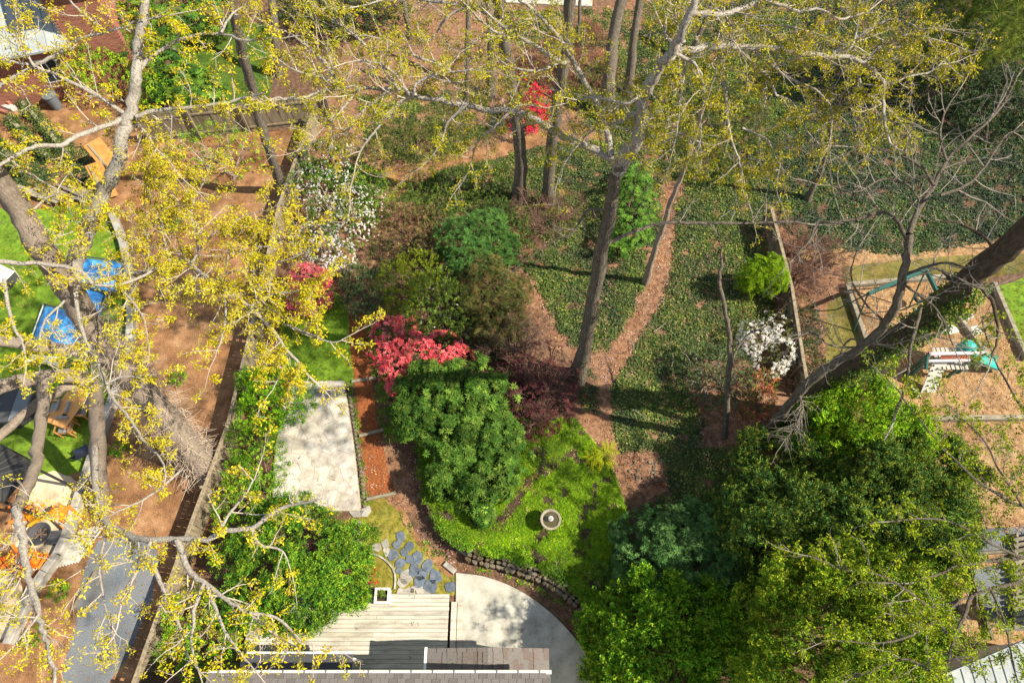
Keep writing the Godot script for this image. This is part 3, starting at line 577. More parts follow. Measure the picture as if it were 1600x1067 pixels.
# ------------------------------------------------------------------ stone and timber
func blob(r: float, n: int, ecc := 0.7, turn := 0.0) -> Array:   # an irregular stone outline
	var out := []
	for i in n:
		var a := TAU * i / n + rng.randf_range(-0.25, 0.25); var q := Vector3(cos(a), 0, sin(a) * ecc) * r * rng.randf_range(0.8, 1.12); out.append(q.rotated(Vector3.UP, turn))
	return out
func build_hardscape():
	# flagstone patio
	var pat := poly([450, 597, 538, 596, 545, 640, 554, 700, 564, 792, 560, 799, 425, 801, 430, 700])
	var o := thing("flagstone_patio", "pale flagstone patio beside the bark path", "patio", Vector3.ZERO)
	var k := Acc.new(); k.prism(pat, 0.0, 0.10, 0.01); put("mortar_bed", k.mesh(), M.mortar, o)
	var e := flat(pat); var inset := Geometry2D.offset_polygon(e, -0.03)[0]; var seeds := []
	var lo := e[0]; var hi := e[0]
	for p in e: lo = lo.min(p); hi = hi.max(p)
	var y := lo.y
	while y < hi.y + 0.3:
		var x := lo.x + (0.25 if int(y * 3) % 2 else 0.0)
		while x < hi.x + 0.3: seeds.append(Vector2(x + rng.randf_range(-.27, .27), y + rng.randf_range(-.25, .25))); x += 0.56
		y += 0.5
	for s in seeds:
		var cell := PackedVector2Array([Vector2(s.x - 1, s.y - 1), Vector2(s.x + 1, s.y - 1), Vector2(s.x + 1, s.y + 1), Vector2(s.x - 1, s.y + 1)])
		for t in seeds:
			if t == s or s.distance_to(t) > 1.8: continue
			var nrm: Vector2 = (t - s).normalized(); var mid: Vector2 = (s + t) / 2; var cut := PackedVector2Array()
			for i in cell.size():
				var a := cell[i]; var b := cell[(i + 1) % cell.size()]; var da: float = (a - mid).dot(nrm); var db: float = (b - mid).dot(nrm)
				if da <= 0: cut.append(a)
				if da * db < 0: cut.append(a.lerp(b, da / (da - db)))
			cell = cut
			if cell.size() < 3: break
		if cell.size() < 3: continue
		for piece in Geometry2D.intersect_polygons(cell, inset):
			for q in Geometry2D.offset_polygon(piece, -0.008, Geometry2D.JOIN_ROUND):
				if q.size() < 3: continue
				var pts := []
				for v in q: pts.append(Vector3(v.x, 0, v.y))
				k = Acc.new(); var tone := rng.randf_range(0.76, 1.08); k.prism(pts, 0.08, 0.112 + rng.randf_range(-.005, .005), 0.008, Color(tone, tone * rng.randf_range(.96, 1.0), tone * rng.randf_range(.9, 1.0))); put("flagstone", k.mesh(), M.stone, o)
	# stone edge of the patio
	var edge := poly([540, 600, 547, 645, 556, 702, 567, 795])
	var eg := thing("stone_edging", "row of small rough stones along the right side of the patio", "edging", edge[0])
	for i in 3:
		for j in int(edge[i].distance_to(edge[i + 1]) / 0.17):
			k = Acc.new(); k.prism(blob(0.09, 6, 0.8, rng.randf() * 3), 0.0, rng.randf_range(.07, .14), 0.03, Color.WHITE * rng.randf_range(.7, 1.5)); put("stone", k.mesh(), M.wall_stone, eg, edge[i].lerp(edge[i + 1], (j + .5) / int(edge[i].distance_to(edge[i + 1]) / 0.17)) - edge[0] + Vector3(0.08 + rng.randf_range(-.02, .02), 0, 0))
	# slate stepping stones: x, y, radius on the survey
	var slates := [[626, 839, 11], [620, 851, 10], [639, 854, 11], [614, 867, 12], [632, 864, 9], [626, 880, 12], [640, 875, 10], [653, 872, 14], [623, 892, 7], [647, 891, 13], [659, 897, 13], [668, 884, 14], [680, 901, 16], [656, 909, 14], [673, 916, 16], [703, 918, 12]]
	o = thing("slate_path", "path of blue grey slate slabs between the moss and the deck", "path", G(640, 880))
	for s in slates:
		var c := G(s[0], s[1]); k = Acc.new(); k.prism(blob(s[2] * 0.0195, 7, 0.9, rng.randf() * 3), 0.0, 0.05, 0.012, Color.WHITE * rng.randf_range(.75, 1.25)); put("slab", k.mesh(), M.slate, o, c - o.position)
	o = thing("stone_path", "pale broken flagstones around the slate path by the deck", "path", G(630, 900))
	for s in [[588, 856, 10], [602, 850, 10], [605, 862, 9], [635, 901, 14], [628, 911, 11], [626, 925, 9], [640, 926, 11], [657, 922, 11], [645, 921, 7], [668, 925, 9], [556, 800, 14], [570, 800, 12]]:
		var c := G(s[0], s[1]); k = Acc.new(); k.prism(blob(s[2] * 0.021, 6, 0.85, rng.randf() * 3), 0.0, 0.045, 0.01, Color.WHITE * rng.randf_range(.5, .75)); put("slab", k.mesh(), M.stone, o, c - o.position)
	# rubble wall holding up the bed
	var line := smooth(poly([655, 692, 660, 740, 671, 792, 690, 829, 713, 852, 746, 866, 790, 876, 830, 889, 870, 907, 905, 934, 935, 964, 960, 1002]), false, 10)
	o = thing("stone_wall", "curved low rubble stone wall holding the bright green bed above the drive", "wall", line[0])
	var last: Vector3 = line[0]
	for i in range(1, line.size()):
		var p: Vector3 = line[i]
		if last.distance_to(p) < 0.19: continue
		var d := (p - last).normalized(); var side := d.cross(Vector3.UP); var mid := (p + last) / 2
		if side.z < 0: side = -side
		var top := 0.10 + bed_h(mid.z, mid.x)
		var late := float(i) / line.size() > .42; var turn := atan2(-d.z, d.x)
		for row in (3 if late else 1):
			k = Acc.new(); k.prism(blob(rng.randf_range(.10, .145), 6, rng.randf_range(.6, .85), turn + rng.randf_range(-.5, .5)), 0.0, top + rng.randf_range(-.14, -.02) - row * 0.09, 0.025, Color(1, .88, .72) * rng.randf_range(.6, 1.9) * (1.0 if late else .6)); put("stone", k.mesh(), M.wall_stone, o, mid + side * (0.03 + 0.15 * row) - line[0] + d * rng.randf_range(-.04, .04))
		last = p
	# timber and stone single pieces
	for s in [["stone_slab", "long pale stone slab lying on the mulch below the rubble wall", "slab", 716, 853, 738, 869, .28, M.stone], ["stone_slab", "narrow stone slab at the corner of the concrete drive", "slab", 694, 880, 711, 894, .2, M.stone]]:
		k = Acc.new(); add_bar(k, G(s[3], s[4], .07), G(s[5], s[6], .07), s[7], 0.1, Vector3.UP, 0.02, Color.WHITE * .62); tag(put(s[0], k.mesh(), s[8]), s[1], s[2])
	for s in [["upper", 566, 595, 569, 588, 598, 589], ["middle", 560, 561, 682, 600, 672, 681], ["lower", 575, 572, 781, 618, 771, 778]]:
		var a := G(s[2], s[3] if s[0] == "upper" else s[3]); a = G(s[2] if s[0] != "upper" else 549, s[3] if s[0] != "upper" else 597); var b := G(s[4] if s[0] != "upper" else 588, s[5] if s[0] != "upper" else 591)
		k = Acc.new(); add_bar(k, a + Vector3.UP * .06, b + Vector3.UP * .06, 0.13, 0.13, Vector3.UP, 0.03, Color.WHITE * .8); tag(put("log_step", k.mesh(), M.timber), "%s of the three timber steps across the orange bark path" % s[0], "step", "timber steps on the bark path")
	o = thing("timber_steps", "dark timber risers on the mossy terrace below the patio", "steps", G(550, 838))
	for s in [[508, 820, 507, 860, .09], [531, 818, 529, 858, .12], [553, 815, 551, 857, .16], [562, 814, 561, 858, .2]]:
		k = Acc.new(); add_bar(k, G(s[0], s[1], s[4] / 2) - o.position, G(s[2], s[3], s[4] / 2) - o.position, 0.12, s[4], Vector3.UP, 0.012, Color.WHITE * .7); put("riser", k.mesh(), M.timber, o)
	var arc := smooth(poly([567, 863, 590, 868, 607, 880, 617, 897, 616, 926]), false, 6)
	o = thing("bed_edging", "thin curved edging of pale bricks round the small bed by the deck", "edging", arc[0]); last = arc[0]
	for p in arc:
		if last.distance_to(p) > 0.2:
			k = Acc.new(); add_bar(k, last - arc[0] + Vector3.UP * .03, p - arc[0] + Vector3.UP * .03, 0.07, 0.09, Vector3.UP, 0.012, Color.WHITE * rng.randf_range(.55, .85)); put("edging_brick", k.mesh(), M.stone, o); last = p
	# ring of stones in the mulch circle
	o = thing("fire_ring", "ring of broken pale stones in the round mulch bed", "fire ring", G(1008, 737))
	for i in 26:
		var a := TAU * i / 26.0 + rng.randf_range(-.1, .1); var r := 0.42 + rng.randf_range(-.16, .14)
		k = Acc.new(); k.prism(blob(rng.randf_range(.04, .095), 6, 0.8, rng.randf() * 3), 0.0, rng.randf_range(.03, .09), 0.02, Color.WHITE * rng.randf_range(.6, 1.2)); put("stone", k.mesh(), M.wall_stone, o, Vector3(cos(a) * r * 1.1, .018, sin(a) * r * .9))
	# fountain: stone bowl on a foot, water, pale ball of beads
	var fp := G(860, 813, 0.95); fp.y = bed_h(fp.z, fp.x)
	o = thing("fountain", "round stone fountain bowl with a white beaded ball in the green bed", "fountain", fp)
	k = Acc.new(); k.lathe([Vector2(.17, 0), Vector2(.15, .08), Vector2(.09, .15), Vector2(.08, .32), Vector2(.14, .4)], 28); put("foot", k.mesh(), M.wall_stone, o)
	k = Acc.new(); k.lathe([Vector2(.10, .38), Vector2(.28, .44), Vector2(.37, .54), Vector2(.385, .60), Vector2(.36, .62), Vector2(.31, .615), Vector2(.27, .55), Vector2(.0, .5)], 40, Vector3.ZERO, Color.WHITE * 1.0); put("bowl", k.mesh(), M.timber, o)
	k = Acc.new(); k.lathe([Vector2(.295, .575), Vector2(.001, .576)], 40); put("water", k.mesh(), M.water, o)
	k = Acc.new(); k.lathe([Vector2(.07, .5), Vector2(.05, .64), Vector2(.03, .66)], 16); var pl := put("pedestal", k.mesh(), M.wall_stone, o)
	k = Acc.new()
	for i in 46:
		var yy := 1.0 - 2.0 * (i + .5) / 46.0; var rr := sqrt(1 - yy * yy); var a := i * 2.39996; var c := Vector3(cos(a) * rr, yy, sin(a) * rr) * 0.085 + Vector3(0, .72, 0)
		k.lathe([Vector2(.0005, -.02), Vector2(.015, -.013), Vector2(.02, 0), Vector2(.015, .013), Vector2(.0005, .02)], 6, c, Color.WHITE if i % 3 else Color.WHITE * .5)
	var ball := put("beaded_ball", k.mesh(), M.white, o); ball.set_meta("kind", "stuff")
	# planter box on the deck corner
	var pp := G(597, 931, 0.85); pp.y = 0.42
	o = thing("planter_box", "square cream planter box on the back edge of the deck", "planter", pp)
	for s in [[0, .215, .47, .04], [0, -.215, .47, .04], [.215, 0, .04, .39], [-.215, 0, .04, .39]]:
		k = Acc.new(); k.box(at(Vector3(s[0], .23, s[1])), Vector3(s[2], .46, s[3]), Color.WHITE, .006); put("side_panel", k.mesh(), M.off_white, o)
	for s in [[0, .225, .54, .09], [0, -.225, .54, .09], [.225, 0, .09, .36], [-.225, 0, .09, .36]]:
		k = Acc.new(); k.box(at(Vector3(s[0], .475, s[1])), Vector3(s[2], .03, s[3]), Color.WHITE, .006); put("rim", k.mesh(), M.off_white, o)
	k = Acc.new(); k.box(at(Vector3(0, .37, 0)), Vector3(.38, .05, .38)); put("soil", k.mesh(), M.soil, o)
	var xs := []; var cs := []
	for i in 16: xs.append(seat(pp + Vector3(rng.randf_range(-.17, .17), .40, rng.randf_range(-.17, .17)), rng.randf_range(.6, 1.0), .4)); cs.append(shade([C(.10, .20, .03), C(.22, .30, .03), C(.05, .10, .03)]))
	var pt := thing("planter_plant", "small yellow green plant growing in the cream planter box", "plant", pp + Vector3.UP * .39); copies("foliage", K.sprig, M.leaf, xs, cs, pt)
	# play yard timbers
	for s in [["back border timber of the play yard, longer left piece", 1324, 443, 1420, 435], ["back border timber of the play yard, right piece behind the trunk", 1421, 435, 1512, 427], ["left border timber of the play yard, upper piece", 1325, 443, 1360, 545], ["left border timber of the play yard, lower piece", 1361, 547, 1397, 653], ["front border timber of the play yard, left piece", 1398, 653, 1500, 652], ["front border timber of the play yard, right piece", 1501, 652, 1640, 650], ["right border timber of the play yard beside the green lawn", 1556, 440, 1608, 560], ["inner timber of the play yard beside the slide", 1496, 486, 1552, 560]]:
		var a := G(s[1], s[2], .28); var b := G(s[3], s[4], .28); k = Acc.new(); add_bar(k, a + Vector3.DOWN * .14, b + Vector3.DOWN * .14, .2, .28, Vector3.UP, .02, Color.WHITE * rng.randf_range(.8, 1.1)); tag(put("border_timber", k.mesh(), M.timber), s[0], "timber", "play yard border timbers")
	# gravel terraces at lower right
	var g := poly([1478, 832, 1560, 826, 1640, 820, 1650, 855, 1560, 866, 1470, 872]); sheet("gravel_terrace", g, 0.012, M.gravel, .6)
	g = poly([1500, 890, 1600, 880, 1680, 880, 1690, 990, 1570, 985, 1540, 960, 1520, 925]); sheet("lower_gravel", g, 0.012, M.gravel, .6)
	for s in [["dark timber edging between the two gravel terraces", 1478, 868, 1640, 858], ["dark edging strip running down the lower gravel terrace", 1517, 892, 1550, 1000], ["curved dark edging on the orange terrace soil, left strip", 1476, 905, 1502, 960]]:
		k = Acc.new(); add_bar(k, G(s[1], s[2], .1), G(s[3], s[4], .1), .1, .22, Vector3.UP, .01, Color.WHITE * .55); tag(put("timber_edging", k.mesh(), M.timber), s[0], "edging")
	o = thing("slatted_steps", "grey slatted wooden steps at the right edge beside the gravel", "steps", G(1600, 900))
	for i in 16:
		var c := G(1600, 838 + i * 9, 0.3); k = Acc.new(); k.box(at(c - o.position + Vector3(.35, 0, 0), .18), Vector3(1.5, .04, .13), Color.WHITE * rng.randf_range(.6, 1.0), .005); put("slat", k.mesh(), M.timber, o)
	for x in [-.3, 1.0]:
		k = Acc.new(); add_bar(k, G(1600, 834, .14) - o.position + Vector3(x, 0, 0), G(1600, 980, .14) - o.position + Vector3(x, 0, 0), .06, .26); put("beam", k.mesh(), M.timber, o)
	# left side: gravel pad, sand patio, timber line
	g = poly([150, 848, 205, 838, 243, 850, 252, 880, 232, 940, 205, 1020, 160, 1080, 95, 1080, 108, 1000, 122, 930, 138, 880]); sheet("gravel_pad", g, .010, M.gravel, .6)
	g = smooth(poly([20, 790, 55, 745, 100, 740, 130, 770, 118, 820, 100, 860, 60, 890, 20, 870]), true); sheet("sand_patio", g, .012, M.sand, .6)
	g = smooth(poly([-30, 900, 15, 895, 35, 930, 10, 990, -40, 1010]), true); sheet("sand_path", g, .012, M.sand, .6)
	k = Acc.new(); add_bar(k, G(149, 893, .06), G(112, 953, .06), .1, .12, Vector3.UP, .01, Color.WHITE * .7); tag(put("timber_edging", k.mesh(), M.timber), "old timber lying along the left side of the grey gravel pad", "edging")
	o = thing("boardwalk", "pale plank boardwalk between sand patio and the block wall", "boardwalk", G(118, 842))
	for i in 9:
		var c := G(104 + i * 4.6, 858 - i * 1.2, .07); k = Acc.new(); k.box(at(c - o.position, 1.15), Vector3(1.5, .05, .105), Color.WHITE * rng.randf_range(.85, 1.1), .006); put("plank", k.mesh(), M.deck, o)
	o = thing("timber_pile", "pile of old grey planks on the bank at the left", "timber pile", G(90, 305))
	for i in 26:
		var c := G(45 + 3.6 * i, 298 + rng.randf_range(-4, 12), .1 + .12 * (i % 3)); k = Acc.new(); k.box(at(c - o.position, -.35 + rng.randf_range(-.12, .12), 0, rng.randf_range(-.04, .04)), Vector3(rng.randf_range(1.2, 2.0), .05, .15), Color.WHITE * rng.randf_range(.55, 1.1), .006); put("plank", k.mesh(), M.timber, o)
	o = thing("plywood_panels", "two weathered orange plywood panels leaning at the end of the fence", "panels", G(160, 270))
	for s in [[162, 245, .35, .9, .55], [158, 282, .1, .8, .75]]:
		k = Acc.new(); k.box(Transform3D(Basis.from_euler(Vector3(-s[4], s[2], .25)), G(s[0], s[1], .75) - o.position), Vector3(s[3], 1.7, .03)); put("panel", k.mesh(), M.plywood, o)
		k = Acc.new(); k.box(Transform3D(Basis.from_euler(Vector3(-s[4], s[2], .25)), G(s[0], s[1], .75) - o.position) * at(Vector3(-.2, 0, .04)), Vector3(.09, 1.6, .05)); put("batten", k.mesh(), M.timber, o)

# ------------------------------------------------------------------ garden furniture at the left
func build_furniture():
	var k: Acc; var o: Node3D
	for s in [["upper", [116, 398, 192, 407, 176, 456, 114, 446], .5], ["middle", [112, 440, 162, 458, 150, 494, 118, 484], .55], ["lower", [66, 474, 130, 488, 138, 548, 40, 545], .45]]:
		var pts := poly(s[1], s[2]); o = thing("blue_tarp", "%s bright blue sheet of the three on the left lawn" % s[0], "tarp", pts[0] * Vector3(1, 0, 1), 0, "blue sheets on the left lawn")
		k = Acc.new(); var n := 9; var row := []
		for j in n + 1:
			for i in n + 1:
				var p: Vector3 = pts[0].lerp(pts[1], float(i) / n).lerp(pts[3].lerp(pts[2], float(i) / n), float(j) / n); var ed := minf(minf(i, n - i), minf(j, n - j))
				row.append(p - o.position + Vector3(0, 0.05 * noise.get_noise_2d(p.x * 9, p.z * 9) - (0.18 if ed == 0 else 0.0), 0))
		for j in n:
			for i in n: k.quad(row[j * (n + 1) + i], row[j * (n + 1) + i + 1], row[(j + 1) * (n + 1) + i + 1], row[(j + 1) * (n + 1) + i])
		put("sheet", k.mesh(), M.blue, o)
		for i in 4:
			k = Acc.new(); add_bar(k, pts[i] - o.position + Vector3.DOWN * .06, pts[(i + 1) % 4] - o.position + Vector3.DOWN * .06, .04, .04); put("frame", k.mesh(), M.white if i == 3 else M.charcoal, o)
			k = Acc.new(); k.box(at(Vector3(pts[i].x, (s[2] - .05) / 2, pts[i].z) - o.position), Vector3(.04, s[2] - .05, .04)); put("leg", k.mesh(), M.charcoal, o)
	# dining table and chairs
	var c := G(107, 634, .74); c.y = 0; var turn := 1.22
	o = thing("garden_table", "orange wooden slatted garden table on the left lawn", "table", c, turn)
	for i in 6:
		k = Acc.new(); k.box(at(Vector3(0, .73, -.39 + i * .155)), Vector3(1.75, .03, .15), Color.WHITE * rng.randf_range(.85, 1.1), .005); put("plank", k.mesh(), M.orange_wood, o)
	for x in [-.78, .78]:
		for z in [-.38, .38]:
			k = Acc.new(); k.box(at(Vector3(x, .355, z)), Vector3(.08, .71, .08)); put("leg", k.mesh(), M.orange_wood, o)
	k = Acc.new(); k.box(at(Vector3(-.45, .765, .1)), Vector3(.22, .03, .17), Color.WHITE, .01); tag(put("tray", k.mesh(), M.black), "small dark tray lying on the orange garden table", "tray").transform = o.transform
	for s in [["upper right", 134, 613, 2.8], ["lower right", 124, 641, 2.8], ["left", 87, 638, -.35], ["near end", 101, 668, 1.22]]:
		var t := thing("garden_chair", "wooden garden chair with grey cushion at the %s of the orange table" % s[0], "chair", G(s[1], s[2], .45) * Vector3(1, 0, 1), 0, "chairs at the orange garden table"); t.rotation.y = s[3] + PI / 2 + .35
		k = Acc.new(); k.box(at(Vector3(0, .46, 0)), Vector3(.46, .09, .46), Color.WHITE, .03); put("cushion", k.mesh(), M.grey_cloth, t)
		k = Acc.new(); k.box(at(Vector3(0, .68, .26), 0, .15), Vector3(.46, .42, .08), Color.WHITE, .02); put("backrest", k.mesh(), M.grey_cloth, t)
		for x in [-.28, .28]:
			k = Acc.new(); k.box(at(Vector3(x, .62, 0)), Vector3(.07, .03, .56), Color.WHITE, .006); put("armrest", k.mesh(), M.orange_wood, t)
			for z in [-.25, .25]:
				k = Acc.new(); k.box(at(Vector3(x, .305, z)), Vector3(.05, .6, .05)); put("leg", k.mesh(), M.orange_wood, t)
		k = Acc.new(); k.box(at(Vector3(0, .39, 0)), Vector3(.5, .05, .5)); put("seat", k.mesh(), M.orange_wood, t)
	# fire bowl, side table, armchairs
	o = thing("fire_bowl", "round black fire bowl on the sand patio", "fire pit", G(60, 834, .4) * Vector3(1, 0, 1))
	k = Acc.new(); k.lathe([Vector2(.22, 0), Vector2(.3, .15), Vector2(.40, .36), Vector2(.43, .4), Vector2(.40, .41), Vector2(.36, .38), Vector2(.2, .24), Vector2(.001, .22)], 32); put("bowl", k.mesh(), M.charcoal, o)
	for i in 5:
		k = Acc.new(); var a := i * 1.3; k.tube([Vector3(cos(a) * .24, .27, sin(a) * .24), Vector3(-cos(a) * .2, .3 + .03 * i, -sin(a) * .2)], .04, .035, 7); put("log", k.mesh(), M.twig_brown, o)
	o = thing("side_table", "low dark slatted side table next to the fire bowl", "table", G(88, 839, .35) * Vector3(1, 0, 1), .08)
	for i in 5:
		k = Acc.new(); k.box(at(Vector3(0, .36, -.2 + i * .1)), Vector3(.62, .025, .09), Color.WHITE, .004); put("slat", k.mesh(), M.charcoal, o)
	for x in [-.26, .26]:
		for z in [-.2, .2]:
			k = Acc.new(); k.box(at(Vector3(x, .17, z)), Vector3(.05, .34, .05)); put("leg", k.mesh(), M.charcoal, o)
	for s in [["upper right of", 104, 808, -2.2, M.orange], ["upper left of", 47, 806, 2.4, M.amber], ["far left of", 24, 802, 1.9, M.orange], ["lower left of", 12, 869, .75, M.orange], ["below", 56, 872, -.3, M.orange]]:
		var t := thing("adirondack_chair", "bright orange slatted garden armchair %s the black fire bowl" % s[0], "armchair", G(s[1], s[2], .4) * Vector3(1, 0, 1), s[3], "orange armchairs around the fire bowl"); t.scale = Vector3.ONE * .82
		for i in 5:
			k = Acc.new(); k.box(at(Vector3(-.24 + i * .12, .34, .02), 0, -.18), Vector3(.105, .025, .52), Color.WHITE, .004); put("seat_slat", k.mesh(), s[4], t)
			k = Acc.new(); k.box(at(Vector3(-.24 + i * .12, .66, .37), 0, .42), Vector3(.105, .74 + .06 * (2 - absi(i - 2)), .022), Color.WHITE, .004); put("back_slat", k.mesh(), s[4], t)
		for x in [-.37, .37]:
			k = Acc.new(); k.box(at(Vector3(x, .54, .03)), Vector3(.13, .025, .7), Color.WHITE, .006); put("armrest", k.mesh(), s[4], t)
			k = Acc.new(); k.box(at(Vector3(x * .9, .265, -.24)), Vector3(.03, .53, .1)); put("leg", k.mesh(), s[4], t)
			k = Acc.new(); add_bar(k, Vector3(x * .85, .36, -.2), Vector3(x * .85, .06, .55), .03, .1); put("leg", k.mesh(), s[4], t)
	# covered tub, dark canopy roof, white bench, pale box
	o = thing("hot_tub", "octagonal tub with folded grey and white cover at the left edge", "hot tub", G(8, 625, .8) * Vector3(1, 0, 1))
	var oct := []
	for i in 8: oct.append(Vector3(cos(TAU * (i + .5) / 8), 0, sin(TAU * (i + .5) / 8)) * 1.0)
	k = Acc.new(); k.prism(oct, 0, .72, .03); put("shell", k.mesh(), M.charcoal, o)
	for i in 2:
		k = Acc.new(); var half := []
		for p in oct:
			if (p.x > 0) == (i == 0): half.append(p * 1.04)
		half.sort_custom(func(u, w): return atan2(u.z, u.x + (.3 if i == 0 else -.3)) < atan2(w.z, w.x + (.3 if i == 0 else -.3))) if i == 0 else half.sort_custom(func(u, w): return fposmod(atan2(u.z, u.x), TAU) < fposmod(atan2(w.z, w.x), TAU))
		k.prism(half, .725, .84, .03); put("cover", k.mesh(), M.grey_can if i == 0 else M.lilac, o)
	o = thing("canopy", "dark glossy hip roof of a garden canopy at the left edge", "canopy", G(10, 745, 2.4) * Vector3(1, 0, 1), -.5)
	k = Acc.new(); var s4 := [Vector3(-1.5, 2.3, -.75), Vector3(.55, 2.3, -.75), Vector3(.55, 2.3, .75), Vector3(-1.5, 2.3, .75)]; var r0 := Vector3(-.9, 2.6, 0); var r1 := Vector3(-.1, 2.6, 0)
	k.quad(s4[0], r0, r1, s4[1]); k.tri(s4[1], r1, s4[2]); k.quad(s4[2], r1, r0, s4[3]); k.tri(s4[3], r0, s4[0]); k.quad(s4[0], s4[1], s4[2], s4[3]); put("roof_panel", k.mesh(), M.black, o)
	for i in 5:
		k = Acc.new(); add_bar(k, Vector3(-1.3 + i * .43, 2.33, -.72), Vector3(-.9 + i * .2, 2.62, 0), .03, .03); put("rib", k.mesh(), M.charcoal, o)
		k = Acc.new(); add_bar(k, Vector3(-1.3 + i * .43, 2.33, .72), Vector3(-.9 + i * .2, 2.62, 0), .03, .03); put("rib", k.mesh(), M.charcoal, o)
	for p in s4:
		k = Acc.new(); k.box(at(Vector3(p.x * .93, 1.14, p.z * .93)), Vector3(.09, 2.28, .09)); put("post", k.mesh(), M.black, o)
	o = thing("garden_bench", "white plank bench on the left lawn above the orange table", "bench", G(66, 562, .4) * Vector3(1, 0, 1), -.12)
	for z in [-.1, .1]:
		k = Acc.new(); k.box(at(Vector3(0, .42, z)), Vector3(1.25, .04, .17), Color.WHITE, .006); put("plank", k.mesh(), M.white, o)
	for x in [-.5, .5]:
		k = Acc.new(); k.box(at(Vector3(x, .2, 0)), Vector3(.06, .4, .3)); put("leg", k.mesh(), M.white, o)
	o = thing("storage_box", "white storage box with dark frame at the left edge of the lawn", "box", G(-2, 428, .5) * Vector3(1, 0, 1), -.45)
	k = Acc.new(); k.box(at(Vector3(0, .3, 0)), Vector3(1.1, .5, .7)); put("body", k.mesh(), M.charcoal, o)
	k = Acc.new(); k.box(at(Vector3(0, .58, 0)), Vector3(1.16, .06, .76), Color.WHITE, .015); put("lid", k.mesh(), M.white, o)
	o = thing("canvas_chair", "navy canvas folding chair beside the block wall", "chair", G(126, 706, .45) * Vector3(1, 0, 1), .6)
	k = Acc.new(); k.box(at(Vector3(0, .42, 0)), Vector3(.5, .03, .46), Color.WHITE, .01); put("seat", k.mesh(), M.navy, o)
	k = Acc.new(); k.box(at(Vector3(0, .7, .28), 0, .2), Vector3(.5, .5, .03), Color.WHITE, .01); put("backrest", k.mesh(), M.navy, o)
	for x in [-.23, .23]:
		for z in [-1, 1]:
			k = Acc.new(); add_bar(k, Vector3(x, .01, -.22 * z), Vector3(x, .55, .22 * z), .025, .025); put("leg", k.mesh(), M.black, o)
	o = thing("trash_can", "grey round bin with lid beside the brick house", "bin", G(90, 168, 0))
	k = Acc.new(); k.lathe([Vector2(.24, 0), Vector2(.31, .78), Vector2(.33, .80), Vector2(.33, .84)], 24); put("body", k.mesh(), M.grey_can, o)
	k = Acc.new(); k.lathe([Vector2(.35, .83), Vector2(.35, .87), Vector2(.22, .92), Vector2(.05, .96), Vector2(.001, .96)], 24); var lid := put("lid", k.mesh(), M.grey_can, o)
	k = Acc.new(); k.tube([Vector3(-.1, .93, 0), Vector3(-.07, 1.0, 0), Vector3(.07, 1.0, 0), Vector3(.1, .93, 0)], .018, .018, 6); put("handle", k.mesh(), M.charcoal, lid)
	o = thing("bulkhead_steps", "white and brick steps beside the brick house at the left edge", "steps", G(22, 178))
	for i in 4:
		k = Acc.new(); k.box(at(Vector3(-.2 - .18 * i, .1 + .09 * i, -.3 * i), -.4), Vector3(1.1, .18 + .18 * i, .3), Color.WHITE, .01); put("step", k.mesh(), M.stone if i % 2 else M.brick, o)

